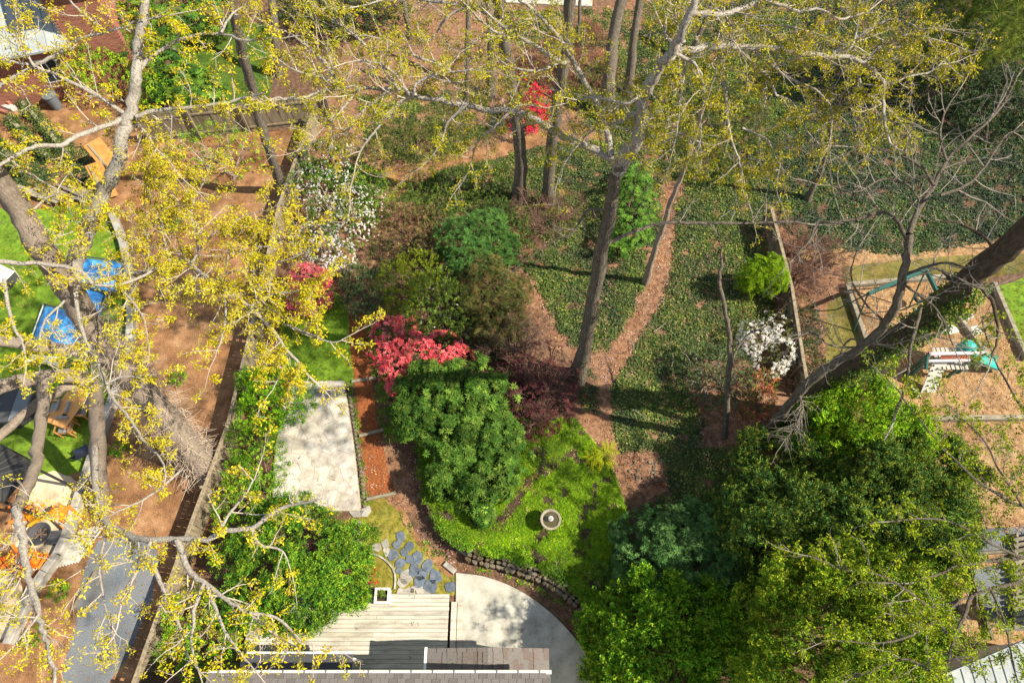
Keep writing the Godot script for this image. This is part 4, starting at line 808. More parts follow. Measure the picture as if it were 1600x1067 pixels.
# ------------------------------------------------------------------ play yard
func build_playground():
	var k: Acc; var h := 2.2
	var a := G(1357, 459, h); var b := G(1448, 421, h); var c := G(1467, 460, h)
	var o := thing("swing_set", "dark green metal swing frame in the wood chip play yard", "swing set", Vector3(b.x, 0, b.z))
	for s in [[a, b], [b, c]]:
		k = Acc.new(); add_bar(k, s[0] - o.position, s[1] - o.position, .13, .16, Vector3.UP, .02); put("beam", k.mesh(), M.green_metal, o)
	var d := (b - a).cross(Vector3.UP).normalized()
	for p in [a, b, c]:
		for s in [-1, 1]:
			k = Acc.new(); k.tube([p - o.position, p * Vector3(1, 0, 1) - o.position + d * s * .6], .032, .032, 8); put("leg", k.mesh(), M.green_metal, o)
	var sw := thing("hanging_swing", "teal plastic swing seat hanging from the green swing frame", "swing", G(1436, 489, .5))
	k = Acc.new(); k.box(at(Vector3.ZERO), Vector3(.18, .04, .42), Color.WHITE, .015); put("seat", k.mesh(), M.teal, sw)
	for z in [-.2, .2]:
		k = Acc.new(); k.tube([Vector3(0, 0, z), Vector3((b.x + c.x) / 2, h, (b.z + c.z) / 2) - sw.position + Vector3(0, -.05, z * .5)], .008, .008, 4); put("chain", k.mesh(), M.grey_can, sw)
	var ty := thing("tyre_swing", "small black tyre swing under the green swing frame", "swing", G(1437, 466, .55))
	k = Acc.new(); k.lathe([Vector2(.11, -.05), Vector2(.2, -.07), Vector2(.24, 0), Vector2(.2, .07), Vector2(.11, .05), Vector2(.1, 0), Vector2(.11, -.05)], 24); put("tyre", k.mesh(), M.black, ty)
	k = Acc.new(); k.tube([Vector3(0, .05, .2), b - ty.position + Vector3(0, -.05, .2)], .008, .008, 4); put("rope", k.mesh(), M.grey_can, ty)
	# climbing frame with wall, slide, red slats
	var f := thing("climbing_frame", "wooden climbing frame with white climbing wall and teal slide", "climbing frame", G(1490, 575))
	var q := f.position
	var A0 := G(1452, 553, 1.9); var A1 := G(1540, 551, 1.9); var B0 := G(1449, 564, 1.6); var B1 := G(1516, 563, 1.6)
	k = Acc.new(); k.tube([A0 - q, A1 - q], .075, .07, 12); put("log_beam", k.mesh(), M.lilac, f)
	k = Acc.new(); k.tube([B0 - q, B1 - q], .06, .06, 12); put("log_beam", k.mesh(), M.lilac, f)
	for i in 11:
		var t := (i + .5) / 11.0; var u := A0.lerp(A1, .25 + t * .5) + Vector3(0, -.12, .02); var w := B0.lerp(B1, .3 + t * .68) + Vector3(0, -.1, 0); k = Acc.new(); add_bar(k, u - q, w - q, .09, .03); put("red_slat", k.mesh(), M.red_wood, f)
	for p in [A0, A1, B0, B1]:
		k = Acc.new(); k.box(at(Vector3(p.x, p.y / 2, p.z) - q), Vector3(.1, p.y, .1)); put("post", k.mesh(), M.green_metal, f)
	k = Acc.new(); add_bar(k, A0 - q + Vector3(0, -.1, 0), B0 - q + Vector3(0, -.2, .25), .09, .12); put("brace", k.mesh(), M.green_metal, f)
	for i in 7:
		var u := G(1464 + i * 7, 560, 1.15); k = Acc.new(); k.box(at(u - q, 0), Vector3(.135, .03, 1.0), Color.WHITE * rng.randf_range(.7, 1.05), .005); put("deck_plank", k.mesh(), M.deck, f)
	var w0 := G(1454, 567, 1.35); var w1 := G(1479, 566, 1.35); var w2 := G(1464, 615, .02); var w3 := G(1443, 611, .02)
	var ux := (w1 - w0).normalized(); var dn := ((w3 + w2) / 2 - (w0 + w1) / 2); var ln := dn.length(); dn = dn.normalized(); var up := dn.cross(ux).normalized()
	if up.y < 0: up = -up
	var wall := Node3D.new(); wall.name = "climbing_wall"; f.add_child(wall); wall.position = (w0 + w1 + w2 + w3) / 4 - q
	var wb := Basis(ux, up, ux.cross(up))
	for i in 5:
		k = Acc.new(); k.box(Transform3D(wb, wb.z * (-ln / 2 + ln * (i + .5) / 5)), Vector3(.62, .035, ln / 5 - .01), Color.WHITE * rng.randf_range(.85, 1.05), .005); put("panel", k.mesh(), M.off_white, wall)
	for i in 11:
		k = Acc.new(); k.lathe([Vector2(.001, -.03), Vector2(.045, 0), Vector2(.03, .035), Vector2(.001, .045)], 8); put("hold", k.mesh(), M.black, wall, wb * Vector3(-.2 + .4 * (i % 2) + rng.randf_range(-.06, .06), .035, -ln * .42 + ln * .84 * i / 10.0))
	var s0 := G(1516, 547, 1.15); var s1 := G(1531, 560, .75); var s2 := G(1548, 568, .4); var s3 := G(1561, 571, .22)
	var line := smooth([s0, s1, s2, s3], false, 6); k = Acc.new()
	for i in line.size() - 1:
		var p0: Vector3 = line[i] - q; var p1: Vector3 = line[i + 1] - q; var sd := (p1 - p0).cross(Vector3.UP).normalized(); var prof := [Vector3(-.32, .2, 0), Vector3(-.27, .02, 0), Vector3(0, -.03, 0), Vector3(.27, .02, 0), Vector3(.32, .2, 0)]
		for j in 4:
			var m: Vector3 = prof[j]; var n: Vector3 = prof[j + 1]
			k.quad(p0 + sd * m.x + Vector3.UP * m.y, p1 + sd * m.x + Vector3.UP * m.y, p1 + sd * n.x + Vector3.UP * n.y, p0 + sd * n.x + Vector3.UP * n.y)
			k.quad(p0 + sd * n.x + Vector3.UP * (n.y - .02), p1 + sd * n.x + Vector3.UP * (n.y - .02), p1 + sd * m.x + Vector3.UP * (m.y - .02), p0 + sd * m.x + Vector3.UP * (m.y - .02))
	put("slide", k.mesh(), M.teal, f)
	k = Acc.new(); k.lathe([Vector2(.30, 0), Vector2(.34, .06), Vector2(.30, .32), Vector2(.2, .46), Vector2(.001, .5)], 20, G(1508, 546, 1.15) - q); put("slide_hood", k.mesh(), M.teal, f)
	k = Acc.new(); k.tube([G(1528, 545, 1.5) - q, G(1539, 573, .02) - q], .03, .03, 6); put("slide_prop", k.mesh(), M.charcoal, f)
	o = thing("cinder_block", "pale hollow concrete block on the wood chips", "block", G(1512, 494, .1) * Vector3(1, 0, 1), .3)
	for s in [[0, .14, .4, .05], [0, -.14, .4, .05], [.175, 0, .05, .23], [-.175, 0, .05, .23]]:
		k = Acc.new(); k.box(at(Vector3(s[0], .1, s[1])), Vector3(s[2], .2, s[3])); put("side", k.mesh(), M.stone, o)
	for s in [["flat white board on the wood chips left of the inner timber", 1486, 515], ["flat white board on the wood chips right of the inner timber", 1523, 517]]:
		k = Acc.new(); k.box(at(G(s[1], s[2], .04), .3), Vector3(.6, .06, .4), Color.WHITE, .01); tag(put("white_board", k.mesh(), M.off_white), s[0], "board")
	k = Acc.new(); add_bar(k, G(1426, 604, .06), G(1437, 620, .06), .14, .04); tag(put("loose_plank", k.mesh(), M.off_white), "loose grey plank on the chips left of the climbing wall", "plank")

# ------------------------------------------------------------------ ground cover
var PAL := {
	"ivy": [Color(.042, .078, .02), Color(.075, .12, .03), Color(.13, .175, .042), Color(.23, .255, .07), Color(.05, .09, .03)],
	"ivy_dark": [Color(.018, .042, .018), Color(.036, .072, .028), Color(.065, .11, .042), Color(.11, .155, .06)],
	"lime": [Color(.13, .28, .010), Color(.21, .38, .013), Color(.31, .45, .02), Color(.09, .20, .012)],
	"grass": [Color(.10, .19, .015), Color(.16, .28, .02), Color(.24, .35, .03)],
	"dry": [Color(.17, .17, .03), Color(.25, .235, .04), Color(.12, .16, .02), Color(.30, .24, .08)],
	"rhodo": [Color(.024, .07, .008), Color(.042, .108, .012), Color(.075, .155, .018), Color(.14, .225, .03)],
	"holly": [Color(.025, .08, .012), Color(.05, .13, .016), Color(.10, .20, .02), Color(.18, .28, .025)],
	"privet": [Color(.05, .16, .008), Color(.10, .26, .012), Color(.17, .34, .016), Color(.27, .40, .02)],
	"fresh": [Color(.16, .36, .012), Color(.26, .46, .015), Color(.36, .52, .02), Color(.12, .28, .012)],
	"olive": [Color(.10, .12, .025), Color(.16, .18, .035), Color(.07, .10, .03), Color(.22, .22, .05)],
	"grey_green": [Color(.06, .11, .04), Color(.12, .165, .06), Color(.18, .22, .09), Color(.04, .08, .03)],
	"yellow": [Color(.58, .49, .010), Color(.70, .61, .016), Color(.76, .69, .05), Color(.44, .45, .012), Color(.64, .50, .012)],
	"yellow_green": [Color(.40, .41, .012), Color(.53, .51, .018), Color(.30, .35, .012), Color(.64, .56, .03), Color(.46, .38, .012)],
	"pink": [Color(.70, .08, .11), Color(.78, .13, .15), Color(.82, .22, .22), Color(.58, .05, .07)],
	"coral": [Color(.72, .14, .07), Color(.78, .22, .12), Color(.60, .10, .05)],
	"white": [Color(.70, .68, .62), Color(.62, .59, .55), Color(.76, .75, .70)],
	"rust": [Color(.18, .06, .05), Color(.25, .09, .06), Color(.12, .045, .04), Color(.30, .14, .08)],
	"plum": [Color(.10, .028, .04), Color(.16, .04, .05), Color(.07, .025, .03), Color(.20, .07, .06)],
	"brown": [Color(.19, .115, .055), Color(.27, .17, .08), Color(.12, .08, .04), Color(.20, .18, .05), Color(.09, .11, .03)],
	"litter": [Color(.20, .09, .055), Color(.34, .16, .10), Color(.46, .25, .16), Color(.58, .40, .30), Color(.12, .06, .04)],
	"straw": [Color(.24, .11, .04), Color(.36, .18, .07), Color(.46, .27, .12)],
	"pine": [Color(.10, .16, .02), Color(.16, .22, .03), Color(.24, .27, .035), Color(.05, .09, .02)],
}
func cover(called: String, mesh: Mesh, mat: Material, spots: Array, pal: Array, size := 1.0, tilt := 0.3, vary := 0.25):
	var xs := []; var cs := []
	for p in spots:
		var n := 1.0 + 0.45 * noise.get_noise_2d(p.x * 4.0 + 31, p.z * 4.0) + 0.5 * noise.get_noise_2d(p.x * 1.3, p.z * 1.3 + 77)
		xs.append(seat(p, size * rng.randf_range(.75, 1.25), tilt)); var c := shade(pal, vary); cs.append(Color(c.r * n, c.g * n, c.b))
	copies(called, mesh, mat, xs, cs)

func build_ground_cover():
	rng.seed = 5
	var ivy := []
	ivy += scatter(poly([1056, 300, 1130, 270, 1205, 330, 1200, 430, 1215, 520, 1180, 560, 1090, 560, 1070, 600, 1090, 650, 1110, 668, 1205, 700, 1240, 760, 1240, 820, 1060, 830, 995, 800, 1042, 775, 1045, 725, 1022, 702, 972, 704, 956, 660, 957, 610, 986, 557, 1036, 472, 1053, 420, 1057, 370]), 130, .14, holes_path)
	ivy += scatter(poly([812, 420, 860, 385, 940, 385, 1010, 395, 1010, 430, 984, 500, 946, 546, 905, 548, 866, 512, 830, 440]), 130, .12, holes_path)
	ivy += scatter(poly([610, 310, 700, 262, 800, 240, 860, 226, 950, 220, 1034, 282, 1030, 380, 900, 400, 780, 340, 690, 330]), 100, .18, holes_path)
	ivy += scatter(poly([560, 150, 760, 140, 800, 200, 720, 240, 640, 255, 570, 220]), 62, .35, holes_path)
	ivy += scatter(poly([870, 150, 960, 70, 1220, 60, 1240, 330, 1060, 285, 960, 235]), 62, .3, holes_path)
	ivy += scatter(poly([770, 20, 960, 15, 940, 80, 780, 70]), 52, .25)
	ivy += scatter(poly([905, 560, 950, 610, 945, 650, 915, 640, 900, 600]), 72, .3, holes_path)
	ivy += scatter(poly([880, 140, 960, 60, 1240, -20, 1250, 330, 1060, 285, 960, 235]), 40, .12, holes_path) + scatter(poly([900, 40, 1240, -60, 1240, 60, 960, 100]), 40, .2)
	cover("ivy_cover", K.ivy, M.leaf, ivy, PAL.ivy, 1.0, .3, .35)
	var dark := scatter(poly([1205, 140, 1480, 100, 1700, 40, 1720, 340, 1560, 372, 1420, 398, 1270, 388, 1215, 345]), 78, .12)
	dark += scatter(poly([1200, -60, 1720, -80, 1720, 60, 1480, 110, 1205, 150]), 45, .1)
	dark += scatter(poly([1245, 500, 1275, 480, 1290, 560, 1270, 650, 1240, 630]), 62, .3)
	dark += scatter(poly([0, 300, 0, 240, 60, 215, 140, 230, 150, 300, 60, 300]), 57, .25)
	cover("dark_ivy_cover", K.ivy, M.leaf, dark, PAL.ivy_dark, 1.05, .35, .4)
	var strip := [flat(A.bed_strip)]
	var lime := scatter(A.bed, 480, .19, strip, true, .01)
	cover("green_bed_cover", K.ivy, M.leaf, lime, PAL.lime, .44, .6, .35)
	cover("green_bed_grass", K.grass, M.leaf, scatter(A.bed, 260, .2, strip, true, .01), PAL.lime, 1.1)
	var lawn := scatter(A.left_lawn, 70) + scatter(A.turf, 160)
	cover("lawn_grass", K.grass, M.leaf, lawn, PAL.grass, .8)
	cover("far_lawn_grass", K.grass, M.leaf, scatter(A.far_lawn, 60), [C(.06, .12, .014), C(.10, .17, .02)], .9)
	cover("thin_grass", K.grass, M.leaf_matt, scatter(A.play_lawn, 70, .3) + scatter(A.back_lawn, 40, .35) + scatter(A.right_lawn, 80) + scatter(A.side_lawn, 60, .4) + scatter(A.moss, 110, .4) + scatter(A.moss_step, 110, .4), PAL.dry, .8)
	# green strips along the bark path and mulch
	cover("edge_plants", K.ivy, M.leaf, scatter(poly([540, 600, 555, 690, 566, 790, 578, 790, 566, 700, 552, 600]), 90, .3) + scatter(poly([572, 490, 600, 520, 612, 620, 622, 690, 602, 690, 590, 640, 580, 560]), 90, .2) + scatter(poly([620, 790, 660, 840, 700, 870, 690, 880, 650, 850]), 60, .3) + scatter(poly([715, 893, 770, 897, 830, 918, 890, 955, 925, 1005, 935, 1030, 945, 1020, 900, 950, 830, 905, 760, 885]), 60, .42), PAL.privet, .6, .5)
	var fringe := []
	for p in smooth(poly([655, 690, 660, 738, 671, 790, 690, 827, 713, 850, 746, 863, 790, 873, 830, 886, 870, 904, 905, 931, 935, 961, 960, 999]), false, 40):
		for q in 3:
			if noise.get_noise_2d(p.x * 8.0, p.z * 8.0) + rng.randf_range(-.2, .2) > -.05: fringe.append(p + Vector3(rng.randf_range(-.18, .18), bed_h(p.z, p.x) + .05, rng.randf_range(-.2, .12)))
	cover("wall_fringe", K.ivy, M.leaf, fringe, PAL.privet, .6, .6)
	# rows of ivy beside the steps of the brick house
	var i := 0
	for s in [[38, 165, 112, 248], [18, 190, 78, 250], [-6, 222, 40, 275]]:
		var a := G(s[0], s[1]); var b := G(s[2], s[3]); var xs := []; var cs := []
		for j in 420:
			var p := a.lerp(b, rng.randf()) + Vector3(rng.randf_range(-.3, .3), rng.randf_range(.05, .5), rng.randf_range(-.25, .25)); xs.append(seat(p, rng.randf_range(.7, 1.1), .6)); cs.append(shade(PAL.ivy, .35))
		var o := thing("ivy_hedge", "%s ivy covered rail running down from the brick house steps" % ["longest upper", "middle", "lowest"][i], "hedge", a, 0, "ivy covered rails"); copies("foliage", K.ivy, M.leaf, xs, cs, o); i += 1
		var k := Acc.new(); add_bar(k, Vector3(0, .22, 0), b - a + Vector3(0, .22, 0), .18, .44); put("rail", k.mesh(), M.timber, o)

func build_litter():
	rng.seed = 17
	cover("fallen_leaves", K.fallen, M.dead, scatter(A.wood, 9, .25) + scatter(A.main_path, 40) + scatter(A.branch_path, 40) + scatter(A.circle_bed, 36) + scatter(A.tree_bed, 36) + scatter(A.pink_bed, 34) + scatter(A.bare, 22) + scatter(A.lower_bed, 26) + scatter(A.vine_ground, 30) + scatter(A.side_yard, 14, .3), PAL.litter, .9, .3, .3)
	cover("strip_grass", K.grass, M.leaf, scatter(A.bed_strip, 150, .3, [], true, .01), PAL.lime, 1.0)
	cover("bed_leaves", K.fallen, M.dead, scatter(A.bed_strip, 45, 0.0, [], true, .01) + scatter(A.bed, 5, .3, [], true, .03), PAL.litter, .7)
	cover("wood_chips", K.fallen, M.dead, scatter(A.chips, 30) + scatter(A.terrace, 5), [C(.34, .18, .08), C(.5, .3, .14), C(.64, .46, .27), C(.22, .1, .04)], .8)
	cover("bark_chips", K.fallen, M.dead, scatter(A.bark_path, 70), [C(.36, .11, .04), C(.5, .18, .06), C(.22, .06, .02)], .6)
	cover("straw_leaves", K.fallen, M.dead, scatter(A.straw, 15, .38), PAL.straw, .6)
	cover("stray_leaves", K.fallen, M.dead, scatter(A.pad, 1.3, .4, [], false, .07) + scatter(poly([450, 600, 545, 640, 560, 795, 430, 795]), 2.2, .4, [], false, .115) + scatter(poly([394, 930, 700, 930, 700, 1040, 394, 1040]), 1.0, .4, [], false, .42), PAL.litter, .55)
	cover("drifted_leaves", K.fallen, M.dead, scatter(poly([960, 600, 1060, 380, 1200, 340, 1200, 640, 1180, 760, 1050, 700]), 14, .62, [], false, .1) + scatter(poly([1230, 160, 1600, 90, 1640, 330, 1300, 380]), 9, .66, [], false, .1) + scatter(poly([840, 430, 990, 400, 940, 540]), 12, .6, [], false, .1), PAL.litter, .8)
	var tw := Acc.new()
	for p in scatter(poly([860, 400, 1200, 300, 1600, 120, 1600, 350, 1210, 700, 980, 680]), .12):
		var e := Vector3(rng.randf_range(-1, 1), .06, rng.randf_range(-1, 1)) * rng.randf_range(.5, 1.1); tw.tube([p + Vector3(0, .12, 0), p + e * .5 + Vector3(0, .17, 0) + rv() * .08, p + e + Vector3(0, .12, 0)], .022, .008, 5)
	for p in scatter(A.wood, 0.9) + scatter(A.straw, .35) + scatter(A.main_path, 1.0) + scatter(A.chips, 1.0):
		var a := rng.randf() * TAU; var d := Vector3(cos(a), .04, sin(a)) * rng.randf_range(.15, .5); tw.tube([p + Vector3(0, .03, 0), p + d * .5 + Vector3(0, .05, 0) + rv() * .03, p + d + Vector3(0, .02, 0)], .009, .004, 3)
	put("fallen_twigs", tw.mesh(), M.twig_grey).set_meta("kind", "stuff")

# ------------------------------------------------------------------ shrubs
func aim(p: Vector3, up: Vector3, s: float) -> Transform3D:
	var y := up.normalized(); var x := y.cross(Vector3(cos(rng.randf() * TAU), 0.3, sin(rng.randf() * TAU))).normalized(); var z := x.cross(y)
	return Transform3D(Basis(x * s, y * s, z * s).rotated(y, rng.randf() * TAU), p)
# lobes: [x, y, radius, top] with x, y on the survey at two thirds of the lobe's height
func lobes_of(l: Array) -> Array:
	var out := []
	for q in l:
		var lo: float = q[4] if q.size() > 4 else 0.0; var c := G(q[0], q[1], lerpf(lo, q[3], 0.62)); c.y = (lo + q[3]) * 0.5; out.append([c, q[2], (q[3] - lo) * 0.5])
	return out
func in_clumps(lb: Array, per: float, cr: float) -> Array:      # leaves gathered in tufts over the lobes
	var out := []
	for s in on_lobes(lb, 3.6 / (cr * cr * 10.5) , 0.0, .12, -.3):
		var r := cr * rng.randf_range(.65, 1.25); var n := int(per * 5.0 * r * r); var tone := rng.randf_range(.72, 1.28)
		for i in n:
			var d: Vector3 = (rv().normalized() + s[1] * .55 + Vector3.UP * .35).normalized(); out.append([s[0] + d * r * rng.randf_range(.55, 1.05) * Vector3(1, .8, 1), d, tone])
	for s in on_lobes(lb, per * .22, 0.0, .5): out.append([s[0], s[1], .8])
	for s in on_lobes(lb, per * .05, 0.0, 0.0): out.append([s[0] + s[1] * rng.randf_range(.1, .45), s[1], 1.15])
	return out
func on_lobes(lb: Array, per: float, clump := 0.0, inner := 0.3, low := -0.35) -> Array:   # [place, outward]
	var out := []
	for b in lb:
		var c: Vector3 = b[0]; var r: float = b[1]; var v: float = b[2]; var n := int(per * 10.5 * r * maxf(r, v))
		for i in n:
			var d := rv()
			if d.length() > 1.0 or d.length() < .1: d = rv()
			d = d.normalized()
			if d.y < low: continue
			var w := 1.0 + 0.35 * noise.get_noise_3dv((c + d * r) * 4.5)
			var f := rng.randf_range(.84, 1.06) if rng.randf() > inner else rng.randf_range(.45, .85)
			var p := c + Vector3(d.x * r, d.y * v, d.z * r) * w * f
			if p.y < .04: continue
			if clump != 0.0 and noise.get_noise_3dv(p * 7.0 + Vector3(50, 0, 0)) + rng.randf_range(-.12, .12) < clump: continue
			var hidden := false
			for o in lb:
				if o != b:
					var e: Vector3 = p - o[0]; e = Vector3(e.x / o[1], e.y / o[2], e.z / o[1])
					if e.length() < .68: hidden = true; break
			if not hidden: out.append([p, d])
	return out
func shrub(called: String, label: String, lobes: Array, mesh: Mesh, mat: Material, pal: Array, per: float, size: float, wood: Material = null, opt := {}) -> Node3D:
	var lb := lobes_of(lobes); var base: Vector3 = Vector3.ZERO
	for b in lb: base += b[0] / lb.size()
	base.y = 0
	var o := thing(called, label, opt.get("category", "shrub"), base, 0, opt.get("group", ""))
	var xs := []; var cs := []
	for s in (in_clumps(lb, per, opt.cr) if opt.has("cr") else on_lobes(lb, per, opt.get("clump", 0.0), opt.get("inner", .22))):
		xs.append(aim(s[0], s[1] * .7 + Vector3.UP * .6 + rv() * .55, size * rng.randf_range(.7, 1.25)))
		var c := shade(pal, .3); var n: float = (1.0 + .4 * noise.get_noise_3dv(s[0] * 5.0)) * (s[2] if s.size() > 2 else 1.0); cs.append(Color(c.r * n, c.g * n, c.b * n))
	if xs.size(): copies("foliage", mesh, mat, xs, cs, o)
	if opt.has("flower"):
		xs = []; cs = []
		for s in on_lobes(lb, opt.flower_per, opt.get("flower_clump", 0.0), 0.0, -.1):
			xs.append(aim(s[0] + s[1] * .05, s[1] + Vector3.UP * .6 + rv() * .4, opt.get("flower_size", 1.0) * rng.randf_range(.7, 1.2))); cs.append(shade(opt.flower, .2))
		copies("blossom", K.blossom, M.flower, xs, cs, o)
	var k := Acc.new()
	for b in lb:
		for i in opt.get("stems", 4):
			var q: Vector3 = Vector3(lerpf(b[0].x, base.x, .5), 0, lerpf(b[0].z, base.z, .5)) - base + rv() * .12 * Vector3(1, 0, 1); var e: Vector3 = b[0] - base + rv() * b[1] * .75
			if e.y < .1: e.y = .1
			k.tube([q, q.lerp(e, .5) + rv() * .1 * b[1], e], .035, .01, 5)
			for j in opt.get("fine", 0):
				var m := q.lerp(e, rng.randf_range(.4, 1.0)); var d: Vector3 = (rv() + Vector3.UP * .4 + (m - b[0] + base).normalized() * .6).normalized() * b[1] * rng.randf_range(.3, .7)
				k.tube([m, m + d * .5 + rv() * .07, m + d], .012, .003, 3)
	put("stems", k.mesh(), wood if wood else M.twig_brown, o)
	return o

func build_shrubs():
	rng.seed = 23
	# the big rhododendrons
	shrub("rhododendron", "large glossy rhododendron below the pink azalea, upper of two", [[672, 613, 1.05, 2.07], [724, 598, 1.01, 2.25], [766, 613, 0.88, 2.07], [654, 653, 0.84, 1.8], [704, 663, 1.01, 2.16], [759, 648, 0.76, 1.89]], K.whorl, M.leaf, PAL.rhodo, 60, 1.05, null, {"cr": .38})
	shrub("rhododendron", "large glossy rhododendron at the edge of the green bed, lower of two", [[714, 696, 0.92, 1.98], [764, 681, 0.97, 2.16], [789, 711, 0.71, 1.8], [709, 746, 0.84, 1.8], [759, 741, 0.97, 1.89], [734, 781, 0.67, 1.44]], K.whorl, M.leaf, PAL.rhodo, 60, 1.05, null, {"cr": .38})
	# azaleas
	shrub("azalea", "long coral pink azalea in full bloom above the rhododendrons", [[608, 520, .75, 1.5], [628, 512, .6, 1.4], [600, 555, .55, 1.3], [620, 575, .75, 1.5], [622, 600, .5, 1.3], [655, 560, .75, 1.6], [690, 548, .8, 1.6], [715, 560, .6, 1.5], [640, 535, .5, 1.3]], K.sprig, M.leaf_matt, PAL.olive, 16, .7, M.twig_brown, {"flower": PAL.pink, "flower_per": 90, "flower_size": .8, "flower_clump": -.16})
	shrub("azalea", "rosy red azalea under yellow leaves beside the tan fence", [[478, 440, .75, 1.5], [492, 462, .7, 1.4], [472, 470, .65, 1.4], [498, 435, .5, 1.2]], K.sprig, M.leaf_matt, PAL.olive, 10, .7, M.twig_brown, {"flower": [C(.86, .16, .20), C(.90, .25, .26), C(.80, .10, .15)], "flower_per": 95, "flower_size": .85})
	shrub("azalea", "red azalea far back beside the pine trunks at the top", [[822, 145, .9, 1.5], [842, 165, .9, 1.6], [826, 180, 1.0, 1.5], [806, 190, .6, 1.2]], K.twiglet, M.twig_rust, PAL.plum, 14, 1.0, M.twig_rust, {"flower": [C(.62, .02, .05), C(.72, .06, .08), C(.5, .02, .05)], "flower_per": 34, "flower_size": 1.0, "flower_clump": -.02})
	shrub("azalea", "tiny red azalea among the white blossoms by the back fence", [[514, 252, .5, 1.0]], K.sprig, M.leaf_matt, PAL.holly, 20, .7, null, {"flower": PAL.pink, "flower_per": 50})
	shrub("azalea", "brilliant white azalea at the foot of the brown fence", [[1182, 520, .7, 1.4], [1210, 515, .75, 1.5], [1225, 545, .7, 1.4], [1200, 560, .75, 1.3], [1172, 545, .6, 1.2], [1218, 570, .5, 1.1]], K.sprig, M.leaf_matt, PAL.olive, 26, .7, M.twig_grey, {"flower": PAL.white, "flower_per": 80, "flower_size": .6, "flower_clump": -.02})
	shrub("dogwood", "white flowering shrub with dark leaves, upper part of the garden edge", [[500, 245, 1.0, 2.0], [530, 250, .9, 1.8], [545, 270, .8, 1.6]], K.sprig, M.leaf, PAL.holly, 26, 1.0, M.twig_pale, {"flower": PAL.white, "flower_per": 26, "flower_size": .45, "flower_clump": -.05, "category": "flowering shrub"})
	shrub("dogwood", "white flowering shrub with dark leaves, largest and in the middle", [[485, 290, 1.1, 2.1], [520, 300, 1.2, 2.3], [555, 320, 1.2, 2.2], [550, 350, 1.1, 2.1], [515, 335, 1.0, 2.0]], K.sprig, M.leaf, PAL.holly, 24, 1.0, M.twig_pale, {"flower": PAL.white, "flower_per": 36, "flower_size": .42, "category": "flowering shrub"})
	shrub("dogwood", "lilac white flowering shrub just above the rosy red azalea", [[485, 375, .9, 1.7], [505, 395, .9, 1.7], [530, 400, .7, 1.5]], K.sprig, M.leaf, PAL.holly, 18, 1.0, M.twig_pale, {"flower": [C(.75, .70, .78), C(.82, .8, .82), C(.6, .52, .6)], "flower_per": 48, "flower_size": .45, "category": "flowering shrub"})
	shrub("evergreen_shrub", "dark evergreen shrub to the right of the white blossoms", [[575, 290, .95, 1.7], [590, 315, .8, 1.5], [560, 275, .7, 1.4]], K.sprig, M.leaf, PAL.holly, 46, 1.0)
	shrub("evergreen_shrub", "rounded dark evergreen bush left of the yellow green bush", [[560, 440, .85, 1.5], [585, 448, .9, 1.6], [572, 470, .8, 1.4], [555, 462, .7, 1.3]], K.sprig, M.leaf, PAL.grey_green, 60, .9)
	shrub("yellow_green_bush", "yellow green bush between dark bush and conifers", [[620, 440, 1.0, 1.8], [655, 425, 1.1, 1.8], [625, 470, .8, 1.5]], K.sprig, M.leaf, [C(.18, .24, .012), C(.25, .29, .015), C(.12, .18, .012)], 55, .8)
	shrub("mottled_bush", "pale green bush with white flecks above the pink azalea", [[680, 455, 1.1, 1.9], [705, 480, 1.0, 1.8], [660, 490, .9, 1.6], [690, 510, .7, 1.3]], K.sprig, M.leaf, [C(.12, .2, .02), C(.2, .28, .04), C(.07, .13, .03)], 55, .85, null, {"flower": PAL.white, "flower_per": 5, "flower_size": .4, "flower_clump": .15})
	shrub("brown_bush", "rusty brown bush with dry leaves under the white blossoms", [[625, 345, 1.0, 1.5], [660, 350, 1.1, 1.6], [640, 375, 1.0, 1.5], [590, 365, .7, 1.2], [675, 370, .8, 1.4]], K.sprig, M.leaf_matt, PAL.brown, 34, .8, M.twig_rust, {"fine": 5})
	shrub("cypress_shrub", "feathery green conifer in the middle of the garden", [[720, 370, 1.2, 2.4], [755, 360, 1.1, 2.3], [735, 400, 1.1, 2.3], [780, 385, .9, 2.0]], K.spray, M.leaf, [C(.045, .13, .03), C(.08, .19, .04), C(.12, .24, .05)], 50, 1.2)
	shrub("cypress_shrub", "olive green feathery conifer below the greener one", [[756, 430, 1.06, 2.3], [786, 460, 1.06, 2.2], [746, 470, 0.88, 2.0], [796, 500, 0.79, 1.8], [766, 515, 0.7, 1.6], [811, 450, 0.62, 1.6]], K.spray, M.leaf_matt, [C(.10, .12, .03), C(.15, .16, .045), C(.06, .08, .025), C(.17, .11, .04)], 50, 1.2)
	shrub("maple_shrub", "bare plum coloured maple left of the tallest trunk", [[839, 565, 1.08, 2.2], [869, 590, 0.99, 2.1], [824, 605, 0.99, 2.0], [859, 630, 0.99, 1.9], [884, 620, 0.72, 1.6], [844, 655, 0.81, 1.5], [804, 570, 0.72, 1.7]], K.spray, M.leaf_matt, PAL.plum, 15, .8, M.twig_rust, {"fine": 26, "stems": 9})
	shrub("maple_shrub", "grey brown bare bush above the plum maple", [[803, 525, 0.94, 1.9], [773, 545, 0.77, 1.6], [838, 520, 0.68, 1.5]], K.twiglet, M.twig_brown, [C(1, 1, 1), C(1.4, 1.3, 1.1)], 16, 1.1, M.twig_brown, {"fine": 18, "stems": 7})
	shrub("glossy_shrub", "bright glossy green shrub right of the tallest trunk", [[985, 300, 1.1, 1.9], [1000, 330, 1.1, 1.9], [985, 355, 1.0, 1.8], [965, 375, .8, 1.5], [995, 275, .8, 1.5]], K.whorl, M.leaf, [C(.04, .12, .012), C(.08, .19, .016), C(.13, .25, .03)], 22, .9)
